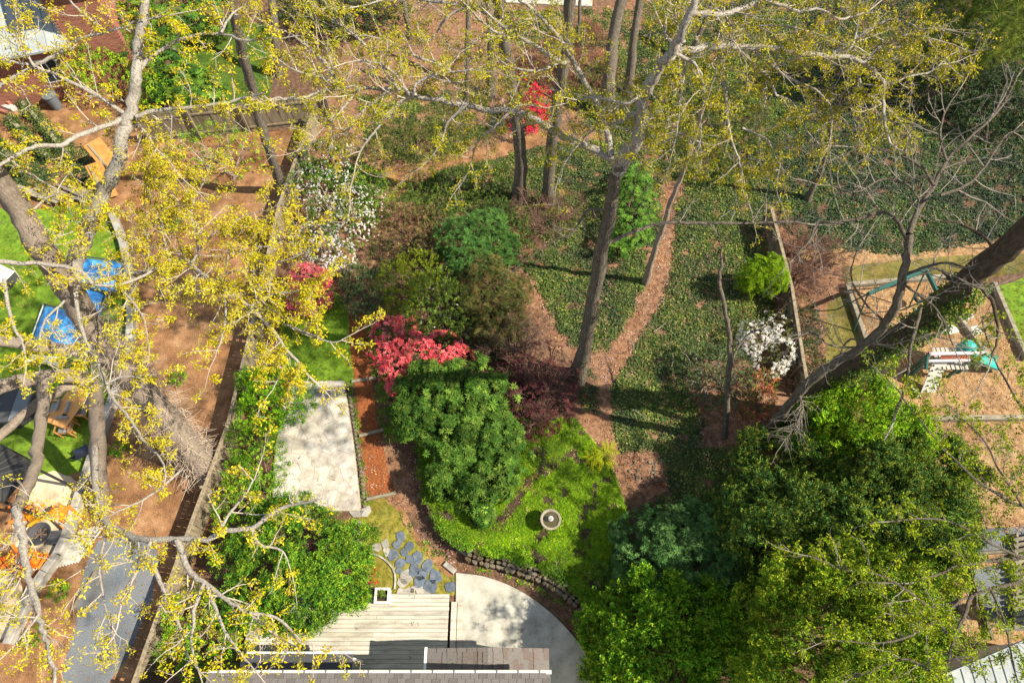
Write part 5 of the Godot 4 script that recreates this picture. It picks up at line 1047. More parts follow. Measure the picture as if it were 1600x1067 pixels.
	shrub("red_twig_bush", "reddish bare bush at the foot of the pine trunks", [[830, 330, 1.0, 1.4], [865, 340, 1.0, 1.4], [890, 325, .8, 1.2], [845, 355, .9, 1.2]], K.twiglet, M.twig_rust, [C(1, 1, 1), C(1.4, 1.35, 1.3)], 13, 1.1, M.twig_rust, {"fine": 12, "stems": 6})
	shrub("olive_shrub", "grey green bush at the foot of the thin forked tree", [[1090, 560, .9, 1.4], [1115, 570, .9, 1.5], [1145, 575, .9, 1.5], [1110, 600, .9, 1.4], [1150, 605, .8, 1.3], [1085, 590, .6, 1.0]], K.sprig, M.leaf_matt, PAL.grey_green, 40, .85, M.twig_grey, {"fine": 8})
	shrub("pieris", "coral leaved bush under the white azalea", [[1195, 598, .5, 1.1], [1192, 620, .5, 1.1], [1183, 638, .5, 1.0]], K.sprig, M.leaf_matt, [C(.16, .24, .03), C(.62, .16, .09), C(.7, .25, .14), C(.1, .16, .03)], 70, .8)
	shrub("nandina", "small red and green bush by the deck", [[566, 893, .4, .8], [574, 905, .35, .7]], K.sprig, M.leaf_matt, [C(.24, .34, .02), C(.6, .10, .03), C(.18, .28, .02)], 80, .7)
	shrub("rhododendron", "small sparse rhododendron at the end of the rubble wall", [[945, 900, .55, 1.0], [958, 925, .5, 1.0], [968, 905, .45, .9], [945, 935, .4, .8]], K.whorl, M.leaf, PAL.rhodo, 20, .9, M.twig_pale, {"fine": 4})
	shrub("undergrowth_bush", "dark tangled low undergrowth between pink azalea and olive conifer", [[735, 500, .9, 1.1], [755, 535, .9, 1.1], [725, 530, .7, 1.0], [700, 410, .8, 1.2], [660, 395, .8, 1.1], [600, 400, .8, 1.1]], K.sprig, M.leaf_matt, [C(.04, .075, .02), C(.08, .11, .03), C(.09, .05, .035), C(.03, .05, .02)], 40, .9, M.twig_brown, {"fine": 8})
	shrub("undergrowth_bush", "dark green filler bush between feathery conifer and pine trunks", [[775, 335, .9, 1.4], [800, 360, .9, 1.4], [812, 395, .8, 1.3], [690, 345, .8, 1.3]], K.sprig, M.leaf_matt, [C(.04, .09, .02), C(.07, .13, .03), C(.11, .15, .03)], 50, .9, M.twig_brown, {"fine": 8})
	shrub("undergrowth_bush", "purple brown low twigs under the plum maple beside the green bed", [[800, 620, .8, 1.0], [815, 650, .8, 1.0], [845, 665, .7, .9], [795, 585, .7, 1.0]], K.spray, M.leaf_matt, PAL.plum, 18, .8, M.twig_brown, {"fine": 12})
	# right hand evergreens
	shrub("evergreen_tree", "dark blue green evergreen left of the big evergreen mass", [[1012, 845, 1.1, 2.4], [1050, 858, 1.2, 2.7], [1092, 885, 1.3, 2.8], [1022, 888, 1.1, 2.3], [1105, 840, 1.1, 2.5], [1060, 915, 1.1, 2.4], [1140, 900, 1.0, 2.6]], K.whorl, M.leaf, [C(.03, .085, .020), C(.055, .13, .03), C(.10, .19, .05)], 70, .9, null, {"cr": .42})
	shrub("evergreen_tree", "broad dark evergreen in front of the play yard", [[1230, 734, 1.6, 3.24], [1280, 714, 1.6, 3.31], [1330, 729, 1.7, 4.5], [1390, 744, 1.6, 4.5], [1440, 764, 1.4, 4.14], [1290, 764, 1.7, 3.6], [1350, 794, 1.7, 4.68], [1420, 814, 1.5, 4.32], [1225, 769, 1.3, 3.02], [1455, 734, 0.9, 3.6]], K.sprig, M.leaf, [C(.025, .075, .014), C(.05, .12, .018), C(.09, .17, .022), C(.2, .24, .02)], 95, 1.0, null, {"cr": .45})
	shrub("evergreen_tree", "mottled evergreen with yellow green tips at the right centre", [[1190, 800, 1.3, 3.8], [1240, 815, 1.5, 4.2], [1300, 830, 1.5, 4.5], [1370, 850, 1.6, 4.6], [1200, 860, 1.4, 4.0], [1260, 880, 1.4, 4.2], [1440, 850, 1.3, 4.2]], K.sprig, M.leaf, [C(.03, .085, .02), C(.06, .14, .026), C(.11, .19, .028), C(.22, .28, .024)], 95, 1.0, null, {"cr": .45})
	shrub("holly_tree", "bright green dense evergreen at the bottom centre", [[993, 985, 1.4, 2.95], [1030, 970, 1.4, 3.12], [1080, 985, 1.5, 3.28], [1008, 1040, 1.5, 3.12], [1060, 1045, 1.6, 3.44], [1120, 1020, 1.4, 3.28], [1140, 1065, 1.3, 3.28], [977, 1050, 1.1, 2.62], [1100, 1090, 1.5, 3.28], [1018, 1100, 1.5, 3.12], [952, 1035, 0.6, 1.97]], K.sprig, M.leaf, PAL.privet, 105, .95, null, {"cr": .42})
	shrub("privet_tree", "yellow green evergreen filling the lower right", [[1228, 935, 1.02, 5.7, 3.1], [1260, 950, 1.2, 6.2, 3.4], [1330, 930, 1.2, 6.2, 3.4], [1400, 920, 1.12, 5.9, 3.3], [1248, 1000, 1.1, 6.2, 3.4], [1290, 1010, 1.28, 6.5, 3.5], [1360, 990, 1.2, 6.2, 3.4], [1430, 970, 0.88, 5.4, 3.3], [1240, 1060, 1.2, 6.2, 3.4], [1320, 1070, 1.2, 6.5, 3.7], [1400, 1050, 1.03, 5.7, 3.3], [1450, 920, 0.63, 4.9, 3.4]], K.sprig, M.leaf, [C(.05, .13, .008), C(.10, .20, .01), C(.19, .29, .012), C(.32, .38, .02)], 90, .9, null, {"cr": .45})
	shrub("lime_shrub", "vivid lime green shrub at the corner of the play yard", [[1330, 655, 1.0, 4.6, 2.2], [1365, 650, 1.0, 4.8, 2.4], [1398, 672, 1.0, 4.4, 2.0], [1300, 666, .7, 4.2, 2.2], [1420, 690, .6, 3.6, 1.6]], K.sprig, M.leaf_young, PAL.fresh, 95, .95, null, {"cr": .36})
	shrub("conifer_tuft", "small bright green conifer leaning over the brown fence", [[1180, 432, .6, 2.2], [1205, 428, .65, 2.3], [1215, 438, .4, 2.0]], K.spray, M.leaf_young, [C(.2, .36, .012), C(.3, .44, .015), C(.14, .28, .012)], 90, 1.1)
	shrub("vine_thicket", "tangled rusty vines right of the brown fence, upper part", [[1230, 370, .9, 1.2], [1260, 400, 1.1, 1.4], [1290, 420, 1.0, 1.2], [1245, 440, .8, 1.2], [1300, 395, .8, 1.0]], K.twiglet, M.twig_rust, [C(1.1, 1, 1), C(1.8, 1.65, 1.5)], 13, 1.2, M.twig_rust, {"fine": 18, "stems": 7})
	shrub("vine_thicket", "leafy brown vines right of the brown fence, lower part", [[1258, 510, .7, 1.1], [1262, 550, .7, 1.1], [1270, 590, .7, 1.0], [1250, 480, .6, 1.0]], K.sprig, M.leaf_matt, [C(.08, .11, .03), C(.24, .12, .06), C(.05, .08, .03)], 34, .8, M.twig_brown, {"fine": 8})
	# left side
	shrub("fresh_shrub", "fresh bright green shrub covering the left edge of the patio", [[420, 610, 1.0, 2.0], [445, 600, 1.0, 2.0], [410, 640, 1.0, 2.0], [455, 630, .8, 1.7], [395, 600, .7, 1.8]], K.sprig, M.leaf_young, [C(.10, .28, .01), C(.16, .38, .012), C(.24, .44, .014)], 56, .95)
	shrub("fresh_shrub", "green shrub along the tan fence left of the patio", [[395, 690, .9, 1.8], [410, 725, .9, 1.7], [385, 745, .9, 1.7], [372, 790, .9, 1.7], [410, 770, .7, 1.5]], K.sprig, M.leaf, PAL.privet, 50, .9)
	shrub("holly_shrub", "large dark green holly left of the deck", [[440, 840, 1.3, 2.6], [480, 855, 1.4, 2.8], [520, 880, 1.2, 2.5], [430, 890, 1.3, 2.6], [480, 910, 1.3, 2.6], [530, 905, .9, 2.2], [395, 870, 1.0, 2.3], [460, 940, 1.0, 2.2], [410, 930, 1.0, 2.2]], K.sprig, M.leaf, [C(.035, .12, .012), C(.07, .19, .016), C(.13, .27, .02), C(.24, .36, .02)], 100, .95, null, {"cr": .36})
	shrub("fresh_shrub", "pale green shrub at the bottom left along the fence", [[300, 965, 1.0, 1.9], [325, 1000, 1.0, 1.9], [290, 1010, .9, 1.7], [350, 960, .8, 1.7], [335, 1045, 1.0, 1.8]], K.sprig, M.leaf, PAL.privet, 46, .9)
	shrub("fresh_shrub", "light green bush in front of the brick house window", [[140, 95, 1.3, 3.0], [160, 110, 1.2, 2.8], [120, 80, 1.1, 2.6]], K.sprig, M.leaf_young, PAL.fresh, 20, 1.2)
	shrub("fresh_shrub", "light green bush right of the white barked limb near the brick house", [[235, 140, 1.1, 2.4], [262, 130, .9, 2.0], [225, 165, .8, 1.6]], K.sprig, M.leaf_young, PAL.fresh, 18, 1.2)
	shrub("fresh_shrub", "light green low shrub in the straw yard in front of the back fence", [[330, 225, 1.4, 1.6], [375, 235, 1.2, 1.5], [290, 240, 1.2, 1.5], [350, 260, 1.0, 1.3]], K.sprig, M.leaf_young, PAL.fresh, 9, 1.1, M.twig_pale, {"fine": 6})
	shrub("laurel_shrub", "dark laurel shrub beside the far lawn", [[255, 105, 1.6, 2.8], [290, 130, 1.4, 2.5], [320, 145, 1.2, 2.2], [270, 150, 1.1, 2.0]], K.whorl, M.leaf, PAL.holly, 15, 1.4)
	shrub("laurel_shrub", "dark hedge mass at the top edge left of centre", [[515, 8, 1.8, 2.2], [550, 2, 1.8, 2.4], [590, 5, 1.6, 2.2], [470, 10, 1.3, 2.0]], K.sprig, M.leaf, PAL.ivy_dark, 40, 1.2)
	shrub("laurel_shrub", "dark shrubs above the far lawn behind the brick house", [[215, 40, 2.0, 3.2], [260, 20, 2.0, 3.2], [320, 15, 1.6, 2.6]], K.whorl, M.leaf, PAL.holly, 14, 1.5)
	shrub("undergrowth_bush", "olive undergrowth in the wood beneath the long limb", [[620, 215, 1.2, 1.0], [660, 225, 1.3, 1.0], [700, 210, 1.2, .9], [590, 240, 1.0, 1.0]], K.sprig, M.leaf_matt, PAL.olive, 40, .8)
	shrub("undergrowth_bush", "low green undergrowth below the upper woodland path", [[660, 300, 1.2, .9], [710, 290, 1.3, .9], [760, 280, 1.2, .9], [690, 320, 1.0, .8]], K.sprig, M.leaf_matt, [C(.08, .13, .02), C(.13, .18, .03), C(.05, .09, .02)], 40, .8)
	shrub("undergrowth_bush", "rusty undergrowth near the top between the pine trunks", [[860, 95, 1.6, .9], [920, 110, 1.6, .9], [840, 120, 1.2, .8], [905, 60, 1.5, .9]], K.twiglet, M.twig_rust, [C(1.5, 1.2, 1.1), C(2.2, 1.8, 1.5)], 14, 1.2, M.twig_rust, {"fine": 6})
	shrub("undergrowth_bush", "green undergrowth under the yellow crown right of the top", [[1090, 190, 1.6, 1.1], [1150, 170, 1.7, 1.1], [1100, 250, 1.5, 1.0], [1170, 230, 1.5, 1.0], [1060, 130, 1.6, 1.2]], K.sprig, M.leaf_matt, [C(.07, .11, .03), C(.12, .16, .04), C(.18, .2, .04)], 26, .9)
	shrub("pine_shrub", "soft pine foliage in the upper right corner", [[1500, 25, 1.4, 8.0], [1535, 20, 1.4, 8.5], [1570, 15, 1.4, 8.2], [1500, 55, .5, 6.0], [1595, 45, .7, 6.2]], K.needles, M.leaf_matt, PAL.pine, 24, 1.3, null, {"category": "pine"})
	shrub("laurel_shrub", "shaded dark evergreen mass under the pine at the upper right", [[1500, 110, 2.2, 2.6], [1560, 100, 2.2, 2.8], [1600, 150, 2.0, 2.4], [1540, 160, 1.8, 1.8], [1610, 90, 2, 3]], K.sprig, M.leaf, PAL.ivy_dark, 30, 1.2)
	# ferns, saplings
	var i := 0
	for s in [["largest yellow green fern beside the path above the green bed", 942, 722, 1.15], ["smaller yellow green fern left of the large one", 925, 722, .8], ["single yellow green fern just above the mulch circle", 950, 705, .7]]:
		var o := thing("fern", s[0], "fern", G(s[1], s[2])); o.position.y = bed_h(o.position.z, 0)
		copies("fronds", K.fern, M.leaf_young, [seat(o.position, s[3], .1), seat(o.position, s[3] * .7, .2)], [C(.34, .36, .01), C(.26, .32, .012)], o)
	for s in [["small dark green plant standing alone in the straw yard", 278, 592, .28], ["dark green weed clump on the straw left of the gravel pad", 92, 922, .3], ["green weed clump at the bottom left on the straw", 50, 995, .26], ["green weed clump beside the fallen branch in the straw yard", 184, 702, .3], ["dark green weed clump on the straw below the yellow crown", 272, 352, .3]]:
		shrub("weed_clump", s[0], [[s[1], s[2], s[3], .4]], K.sprig, M.leaf, PAL.privet, 110, .8, null, {"category": "plant"})

# ------------------------------------------------------------------ trees
func tree(called: String, label: String, px: float, py: float, bark: Material, twig: Material, category := "tree", group := "") -> Dictionary:
	return {"node": thing(called, label, category, G(px, py), 0, group), "twigs": Acc.new(), "tips": [], "bark": bark, "twig": twig}
# one traced limb: survey points with heights from h0 to h1 (or a list of heights), its side twigs grown from fraction f0 on
func limb(t: Dictionary, called: String, r0: float, r1: float, xy: Array, hs: Array, o := {}):
	var p := []; var n := xy.size() / 2
	for i in n:
		var h: float = hs[i] if hs.size() == n else lerpf(hs[0], hs[1], float(i) / (n - 1))
		p.append(G(xy[i * 2], xy[i * 2 + 1], h) - t.node.position)
	var line := smooth(p, false, 4)
	for i in range(1, line.size() - 1): line[i] += rv() * minf(r0, .12) * .3
	var k := Acc.new(); k.tube(line, r0, r1, 12 if r0 > .12 else 7, Color.WHITE, .13, .45 if called == "trunk" else 0.0)
	if r0 > .25:                                         # root flare
		var f := Acc.new()
	put(called, k.mesh(), t.bark, t.node)
	if o.get("gap", 0.0) <= 0.0: return
	var total := 0.0
	for i in line.size() - 1: total += line[i].distance_to(line[i + 1])
	var s := total * float(o.get("from", .1)); var gap: float = o.gap
	while s < total:
		var run := 0.0; var i := 0
		while i < line.size() - 2 and run + line[i].distance_to(line[i + 1]) < s: run += line[i].distance_to(line[i + 1]); i += 1
		var d: Vector3 = (line[i + 1] - line[i]).normalized(); var a: Vector3 = line[i] + d * (s - run)
		var side := d.cross((rv() + Vector3.UP * .3).normalized()).normalized()
		var dir := (d * rng.randf_range(.3, .9) + side).normalized()
		var len: float = o.len * rng.randf_range(.5, 1.15) * lerpf(1.0, .6, s / total)
		grow(t, a, dir, len, lerpf(.019, .012, s / total) * o.get("thick", 1.0), o.get("depth", 2), o)
		s += gap * rng.randf_range(.6, 1.4)
	grow(t, line[line.size() - 1], (line[line.size() - 1] - line[line.size() - 2]).normalized(), o.len * .8, r1, o.get("depth", 2), o)
func grow(t: Dictionary, a: Vector3, d: Vector3, len: float, r: float, depth: int, o: Dictionary):
	var pts := [a]; var n := 4 if depth > 0 else 3; var p := a
	for i in n:
		d = (d + rv() * .24 + Vector3.UP * o.get("up", .06)).normalized(); p += d * len / n; pts.append(p)
	t.twigs.tube(pts, r, r * .35, 4 if depth > 1 else 3)
	if depth <= 0:
		t.tips.append([p, d])
		if rng.randf() < .6: t.tips.append([pts[2], d])
		return
	var kids: int = o.get("kids", 4)
	for i in kids:
		var f := (i + rng.randf_range(.2, 1.0)) / kids * n; var j := mini(int(f), n - 1); var q: Vector3 = pts[j].lerp(pts[j + 1], f - j)
		var e := (d * .9 + rv() * 1.0).normalized()
		grow(t, q, e, len * rng.randf_range(.3, .5), r * .5, depth - 1, o)
	t.tips.append([p, d])
func finish(t: Dictionary, mesh: Mesh = null, mat: Material = null, pal := [], size := 1.0, per := 1.0):
	if t.twigs.v.size(): put("twigs", t.twigs.mesh(), t.twig, t.node).set_meta("kind", "stuff")
	if mesh == null: return
	var xs := []; var cs := []
	for s in t.tips:
		var n := int(per) + (1 if rng.randf() < per - int(per) else 0)
		for i in n:
			var p: Vector3 = s[0] + t.node.position + rv() * .06 * (0.3 if n == 1 else 1.0)
			xs.append(aim(p, Vector3.UP + rv() * .5 + s[1] * .3, size * rng.randf_range(.45, 1.4))); cs.append(shade(pal, .22))
	copies("foliage", mesh, mat, xs, cs, t.node)

func build_trees():
	rng.seed = 31
	# --- the tallest tree, middle of the picture
	var t := tree("tall_tree", "tallest pale trunk rising from the middle path into a wide yellow green crown", 903, 592, M.bark, M.twig_pale)
	limb(t, "trunk", .30, .13, [903, 592, 914, 540, 926, 476, 940, 396, 953, 330, 964, 272, 978, 240], [-.1, 2.6, 5.5, 8.7, 10.8, 12.4, 13.2])
	t.bark = M.pale_bark
	var o := {"gap": .26, "len": 1.35, "kids": 5, "depth": 2, "from": .12}
	limb(t, "limb", 0.194, 0.060, [966, 268, 980, 238, 994, 222, 1002, 170, 1012, 140, 1030, 105, 1050, 80, 1075, 30, 1090, -15], [12.5, 13.2, 13.6, 14.5, 15.0, 15.7, 16.2, 17, 17.5], o)
	limb(t, "limb", 0.110, 0.030, [958, 250, 926, 231, 894, 218, 866, 205, 834, 186, 800, 172, 767, 171, 728, 165, 689, 157, 649, 150, 623, 142, 584, 138, 536, 136, 466, 152, 426, 155], [12.6, 14.2], o)
	limb(t, "limb", 0.091, 0.037, [956, 243, 947, 200, 934, 163, 913, 126, 892, 90, 879, 66, 853, 34, 829, 10, 800, -10], [12.8, 15.6], o)
	limb(t, "limb", 0.065, 0.023, [885, 97, 876, 97, 834, 71, 800, 52, 770, 48, 725, 5], [14.2, 15.2], o)
	limb(t, "limb", 0.056, 0.014, [845, 36, 820, 41, 780, 55, 744, 63, 715, 89, 700, 105], [14.8, 14.2], o)
	limb(t, "limb", 0.048, 0.014, [800, 52, 740, 12, 697, 29, 676, 60, 655, 71], [15, 14], o)
	limb(t, "limb", 0.044, 0.014, [649, 150, 650, 131, 676, 118, 728, 110, 765, 112], [14.0, 14.6], o)
	limb(t, "limb", 0.048, 0.014, [649, 150, 631, 156, 600, 186, 584, 207, 568, 228, 557, 252, 548, 290], [14.0, 12.6], o)
	limb(t, "limb", 0.040, 0.014, [610, 140, 590, 155, 563, 176, 545, 200, 520, 215], [14.1, 13.2], o)
	limb(t, "limb", 0.040, 0.011, [560, 137, 550, 150, 530, 176, 505, 200, 480, 225], [14.2, 13.6], o)
	limb(t, "limb", 0.048, 0.014, [531, 134, 508, 100, 479, 71, 452, 52, 430, 45], [14.2, 15], o)
	limb(t, "limb", 0.040, 0.014, [640, 147, 610, 110, 575, 95, 540, 98], [14.2, 14.8], o)
	limb(t, "limb", 0.040, 0.014, [728, 165, 700, 190, 690, 220, 670, 250], [13.8, 12.5], o)
	limb(t, "limb", 0.040, 0.014, [800, 172, 770, 200, 745, 225, 735, 260], [13.4, 12.2], o)
	limb(t, "limb", 0.085, 0.030, [1040, 92, 1075, 78, 1115, 72, 1160, 73, 1219, 77, 1267, 85, 1327, 91, 1358, 105, 1379, 123, 1381, 147, 1381, 184, 1387, 210], [15.9, 15.0], o)
	limb(t, "limb", 0.048, 0.014, [1320, 88, 1332, 95, 1343, 121, 1337, 147, 1335, 170], [15.0, 14.4], o)
	limb(t, "limb", 0.040, 0.014, [1343, 121, 1350, 142, 1374, 158, 1395, 175], [14.8, 14.3], o)
	limb(t, "limb", 0.040, 0.014, [1285, 87, 1322, 81, 1336, 62, 1342, 30, 1350, 0], [15.2, 15.8], o)
	limb(t, "limb", 0.040, 0.014, [1379, 123, 1392, 129, 1424, 118, 1456, 112, 1475, 95], [15, 14.8], o)
	limb(t, "limb", 0.040, 0.014, [1350, 98, 1380, 70, 1420, 55, 1455, 60], [15.2, 15.4], o)
	limb(t, "limb", 0.048, 0.014, [1300, 85, 1360, 45, 1400, 30, 1440, 45], [15.4, 15.8], o)
	limb(t, "limb", 0.065, 0.023, [1080, 20, 1130, 22, 1180, 5, 1206, 2, 1230, 12, 1248, 18, 1277, 13, 1311, 29, 1345, 22], [16.4, 15.8], o)
	limb(t, "limb", 0.048, 0.014, [1130, 75, 1149, 76, 1181, 102, 1204, 126, 1214, 148, 1235, 157, 1251, 181, 1262, 205], [15.2, 13.8], o)
	limb(t, "limb", 0.060, 0.014, [1100, 74, 1125, 79, 1132, 126, 1136, 171, 1141, 210, 1152, 241, 1160, 270, 1166, 300], [15.2, 12.8], o)
	limb(t, "limb", 0.048, 0.018, [1143, 73, 1141, 39, 1131, 18, 1133, -10], [15.2, 16], o)
	limb(t, "limb", 0.040, 0.014, [1070, 65, 1041, 60, 1041, 39, 1036, 0], [16, 16.6], o)
	limb(t, "limb", 0.044, 0.014, [1055, 78, 1070, 70, 1068, 123, 1062, 163, 1058, 205, 1050, 240], [15.7, 13.4], o)
	limb(t, "limb", 0.048, 0.014, [990, 225, 1007, 197, 1049, 202, 1083, 218, 1128, 234, 1170, 262], [13.5, 12.6], o)
	limb(t, "limb", 0.040, 0.014, [1012, 138, 985, 160, 960, 158, 925, 152, 890, 160], [15, 14.6], o)
	limb(t, "limb", 0.040, 0.014, [1180, 80, 1230, 120, 1275, 140, 1300, 170, 1300, 200], [14.9, 14.0], o)
	limb(t, "limb", 0.040, 0.014, [1115, 72, 1160, 45, 1220, 40, 1270, 50], [15.3, 15.8], o)
	limb(t, "limb", 0.033, 0.011, [1160, 200, 1195, 215, 1220, 240, 1215, 280], [13.6, 13.0], o)
	limb(t, "limb", 0.052, 0.018, [625, 142, 590, 95, 560, 60, 510, 25, 480, -5], [14.2, 15.2], o)
	limb(t, "limb", 0.046, 0.014, [700, 105, 650, 88, 600, 62, 545, 52], [14.2, 14.6], o)
	limb(t, "limb", 0.052, 0.018, [735, 10, 680, 2, 620, -5, 560, 10], [15, 15.2], o)
	limb(t, "limb", 0.046, 0.014, [536, 136, 500, 120, 460, 110, 430, 90], [14.2, 14.6], o)
	limb(t, "limb", 0.046, 0.014, [876, 97, 840, 110, 800, 105, 770, 85], [14.2, 14.4], o)
	limb(t, "limb", 0.046, 0.014, [1002, 170, 970, 190, 930, 200, 900, 230, 880, 260], [14.5, 13.0], o)
	limb(t, "limb", 0.046, 0.014, [1050, 80, 1090, 105, 1100, 150, 1095, 190], [16, 14.5], o)
	finish(t, K.young, M.leaf_young, PAL.yellow_green, .70, .55)
	var dead := {"gap": .5, "len": 1.3, "kids": 3, "depth": 2, "from": .2}
	t.twigs = Acc.new(); t.twig = M.twig_grey; t.bark = M.bark
	limb(t, "bare_limb", .06, .03, [948, 380, 997, 360, 1036, 349, 1089, 348, 1167, 349, 1225, 346, 1262, 350], [9.2, 9.0], dead)
	limb(t, "bare_limb", .05, .015, [950, 328, 930, 328, 915, 331, 894, 365, 866, 375, 839, 394], [10.9, 9.5], dead)
	limb(t, "bare_limb", .04, .012, [922, 494, 905, 490, 890, 496], [4.9, 4.8])
	finish(t)
	# --- the great multi-stemmed tree at the left
	t = tree("spreading_tree", "huge spreading tree at the left with tan vine wrapped trunk and yellow young leaves", 330, 742, M.tan_bark, M.twig_pale)
	limb(t, "trunk", .46, .24, [330, 742, 275, 670, 215, 605, 160, 538, 112, 462, 62, 385, 30, 330, -20, 255], [-.1, 3, 5.5, 8, 10.2, 12, 13, 14.5])
	limb(t, "limb", .2, .15, [170, 560, 120, 548, 60, 540, -20, 530], [7.6, 9.0])
	t.bark = M.pale_bark
	var y := {"gap": .18, "len": 1.25, "kids": 5, "depth": 2, "from": .1}
	var y2 := {"gap": .36, "len": 1.05, "kids": 4, "depth": 2, "from": .1}
	limb(t, "limb", .21, .09, [112, 462, 118, 410, 133, 368, 157, 307, 172, 280, 182, 255, 190, 215, 200, 185, 207, 150, 213, 115, 215, 80, 222, 30, 226, -12], [10.4, 10.9, 11.6, 12.4, 12.9, 13.3, 13.8, 14.1, 14.5, 14.9, 15.2, 15.8, 16.2], {"gap": .6, "len": 1.2, "kids": 4, "depth": 2, "from": .3})
	limb(t, "limb", 0.068, 0.031, [192, 186, 165, 196, 120, 213, 95, 226, 60, 228, 35, 236, 0, 257, -25, 268], [14.1, 15.0], y2)
	limb(t, "limb", 0.058, 0.019, [212, 182, 250, 172, 300, 167, 345, 162, 390, 150, 410, 146], [14.2, 14.6], y2)
	limb(t, "limb", 0.020, 0.007, [345, 163, 362, 185, 378, 199], [14.4, 14.2], y2)
	limb(t, "limb", 0.054, 0.025, [196, 178, 165, 158, 130, 138, 95, 120, 60, 107, 30, 98, -15, 96], [14.2, 15.2], y2)
	limb(t, "limb", 0.034, 0.012, [55, 106, 40, 85, 28, 68, 26, 40, 22, 10], [15, 15.5], y2)
	limb(t, "limb", 0.058, 0.019, [214, 112, 235, 90, 265, 70, 300, 57, 345, 52, 380, 63, 430, 60], [14.9, 15.8], y2)
	limb(t, "limb", 0.054, 0.019, [-15, 142, 25, 118, 60, 100, 90, 84, 115, 65, 145, 55, 185, 45, 215, 32, 265, 24], [14.6, 15.8], y2)
	limb(t, "limb", 0.041, 0.015, [165, 48, 140, 30, 115, 8, 100, -12], [15.4, 16], y2)
	limb(t, "limb", 0.034, 0.012, [345, 51, 362, 22, 390, 3, 405, -12], [15.6, 16], y2)
	limb(t, "limb", 0.034, 0.012, [200, 186, 228, 207, 240, 228, 262, 250, 278, 272], [14.0, 13.2], y)
	limb(t, "limb", 0.061, 0.031, [-20, 408, 26, 411, 70, 412, 126, 424, 147, 444, 184, 446, 225, 430, 262, 413], [12.2, 11.2], y2)
	limb(t, "limb", 0.075, 0.031, [118, 450, 175, 434, 225, 425, 262, 412, 285, 405, 300, 415, 330, 440, 350, 452, 390, 480, 420, 510, 455, 555, 485, 590], [10.6, 10.6, 10.8, 11, 11.1, 11.2, 11.3, 11.4, 11.5, 11.5, 11.4, 11.2], y)
	limb(t, "limb", 0.034, 0.012, [330, 441, 367, 423, 409, 417, 450, 405], [11.3, 11.8], y)
	limb(t, "limb", 0.034, 0.012, [349, 452, 352, 496, 345, 530, 335, 560], [11.4, 11.0], y2)
	limb(t, "limb", 0.034, 0.012, [299, 410, 315, 386, 341, 357, 373, 339, 410, 330], [11.3, 12.4], y)
	limb(t, "limb", 0.031, 0.012, [310, 395, 304, 365, 300, 320, 320, 280, 330, 250], [11.4, 12.6], y)
	limb(t, "limb", 0.031, 0.012, [265, 410, 255, 370, 250, 330, 270, 300], [11.1, 12.2], y)
	limb(t, "limb", 0.027, 0.012, [231, 420, 231, 380, 222, 330, 240, 290], [10.9, 12.0], y)
	limb(t, "limb", 0.031, 0.012, [410, 500, 440, 505, 480, 520, 520, 535, 545, 525], [11.4, 11.8], y2)
	limb(t, "limb", 0.031, 0.012, [390, 480, 425, 460, 460, 455, 500, 440], [11.5, 12], y)
	limb(t, "limb", 0.027, 0.012, [455, 555, 440, 580, 425, 610], [11.3, 11.2], y2)
	limb(t, "limb", 0.031, 0.012, [340, 358, 380, 380, 420, 385, 455, 370], [11.8, 12.2], y)
	limb(t, "limb", 0.048, 0.019, [5, 436, 12, 478, 22, 515, 33, 530, 38, 560], [12.4, 12], y2)
	limb(t, "limb", 0.034, 0.012, [60, 400, 90, 370, 110, 345, 140, 340], [12, 12.4], y)
	limb(t, "limb", 0.034, 0.012, [40, 340, 70, 310, 90, 300, 60, 280, 30, 262], [12.8, 13.4], y2)
	limb(t, "limb", 0.051, 0.019, [118, 470, 130, 525, 150, 560, 160, 590, 175, 620, 190, 640, 210, 665, 225, 690, 250, 715, 258, 740], [10.8, 12.2], y2)
	limb(t, "limb", 0.031, 0.012, [165, 600, 185, 590, 200, 588, 217, 587], [11.6, 11.7], y2)
	limb(t, "limb", 0.034, 0.012, [184, 448, 205, 470, 225, 500, 232, 540], [11, 11.4], y2)
	limb(t, "limb", 0.034, 0.012, [100, 470, 70, 500, 60, 540, 75, 570], [10.8, 11.6], y2)
	limb(t, "limb", 0.034, 0.012, [282, 735, 240, 770, 205, 790, 180, 800, 165, 815], [9.5, 11], y2)
	var vt := Acc.new()                                  # dead vine twigs round the trunk
	for i in 2800:
		var f := rng.randf(); var h := f * 9.0; var px := lerpf(330, 130, f); var py := lerpf(742, 500, f); var q: Vector3 = G(px, py, h) - t.node.position + rv() * lerpf(.58, .5, f)
		var d := (rv() + Vector3(.5, .2, .3)).normalized() * rng.randf_range(.25, .9); vt.tube([q, q + d * .5 + rv() * .12, q + d + rv() * .1], .011, .004, 3)
	put("dead_vines", vt.mesh(), M.twig_tan, t.node).set_meta("kind", "stuff")
	finish(t, K.young, M.leaf_young, PAL.yellow, .76, .7)
	# --- second tan stem with forked limbs in front of it
	t = tree("forked_tree", "tan barked forked tree beside the orange table with long drooping white limbs", 156, 800, M.tan_bark, M.twig_pale)
	limb(t, "trunk", .27, .18, [158, 800, 153, 720, 150, 645, 134, 592, 66, 588, -20, 612], [-.1, 3, 5.6, 7.6, 8.6, 9.6])
	limb(t, "limb", .15, .11, [68, 594, 66, 640, 58, 700, 55, 730, 40, 765, 24, 795], [8.6, 9.2, 10.2, 10.8, 11.6, 12.2])
	limb(t, "limb", .14, .12, [128, 596, 90, 612, 45, 640, -20, 700], [7.4, 8.4])
	t.bark = M.pale_bark
	limb(t, "limb", 0.088, 0.031, [24, 795, 31, 826, 37, 866, 45, 902, 55, 939, 63, 976, 73, 1007, 85, 1060], [12.2, 13.2], y2)
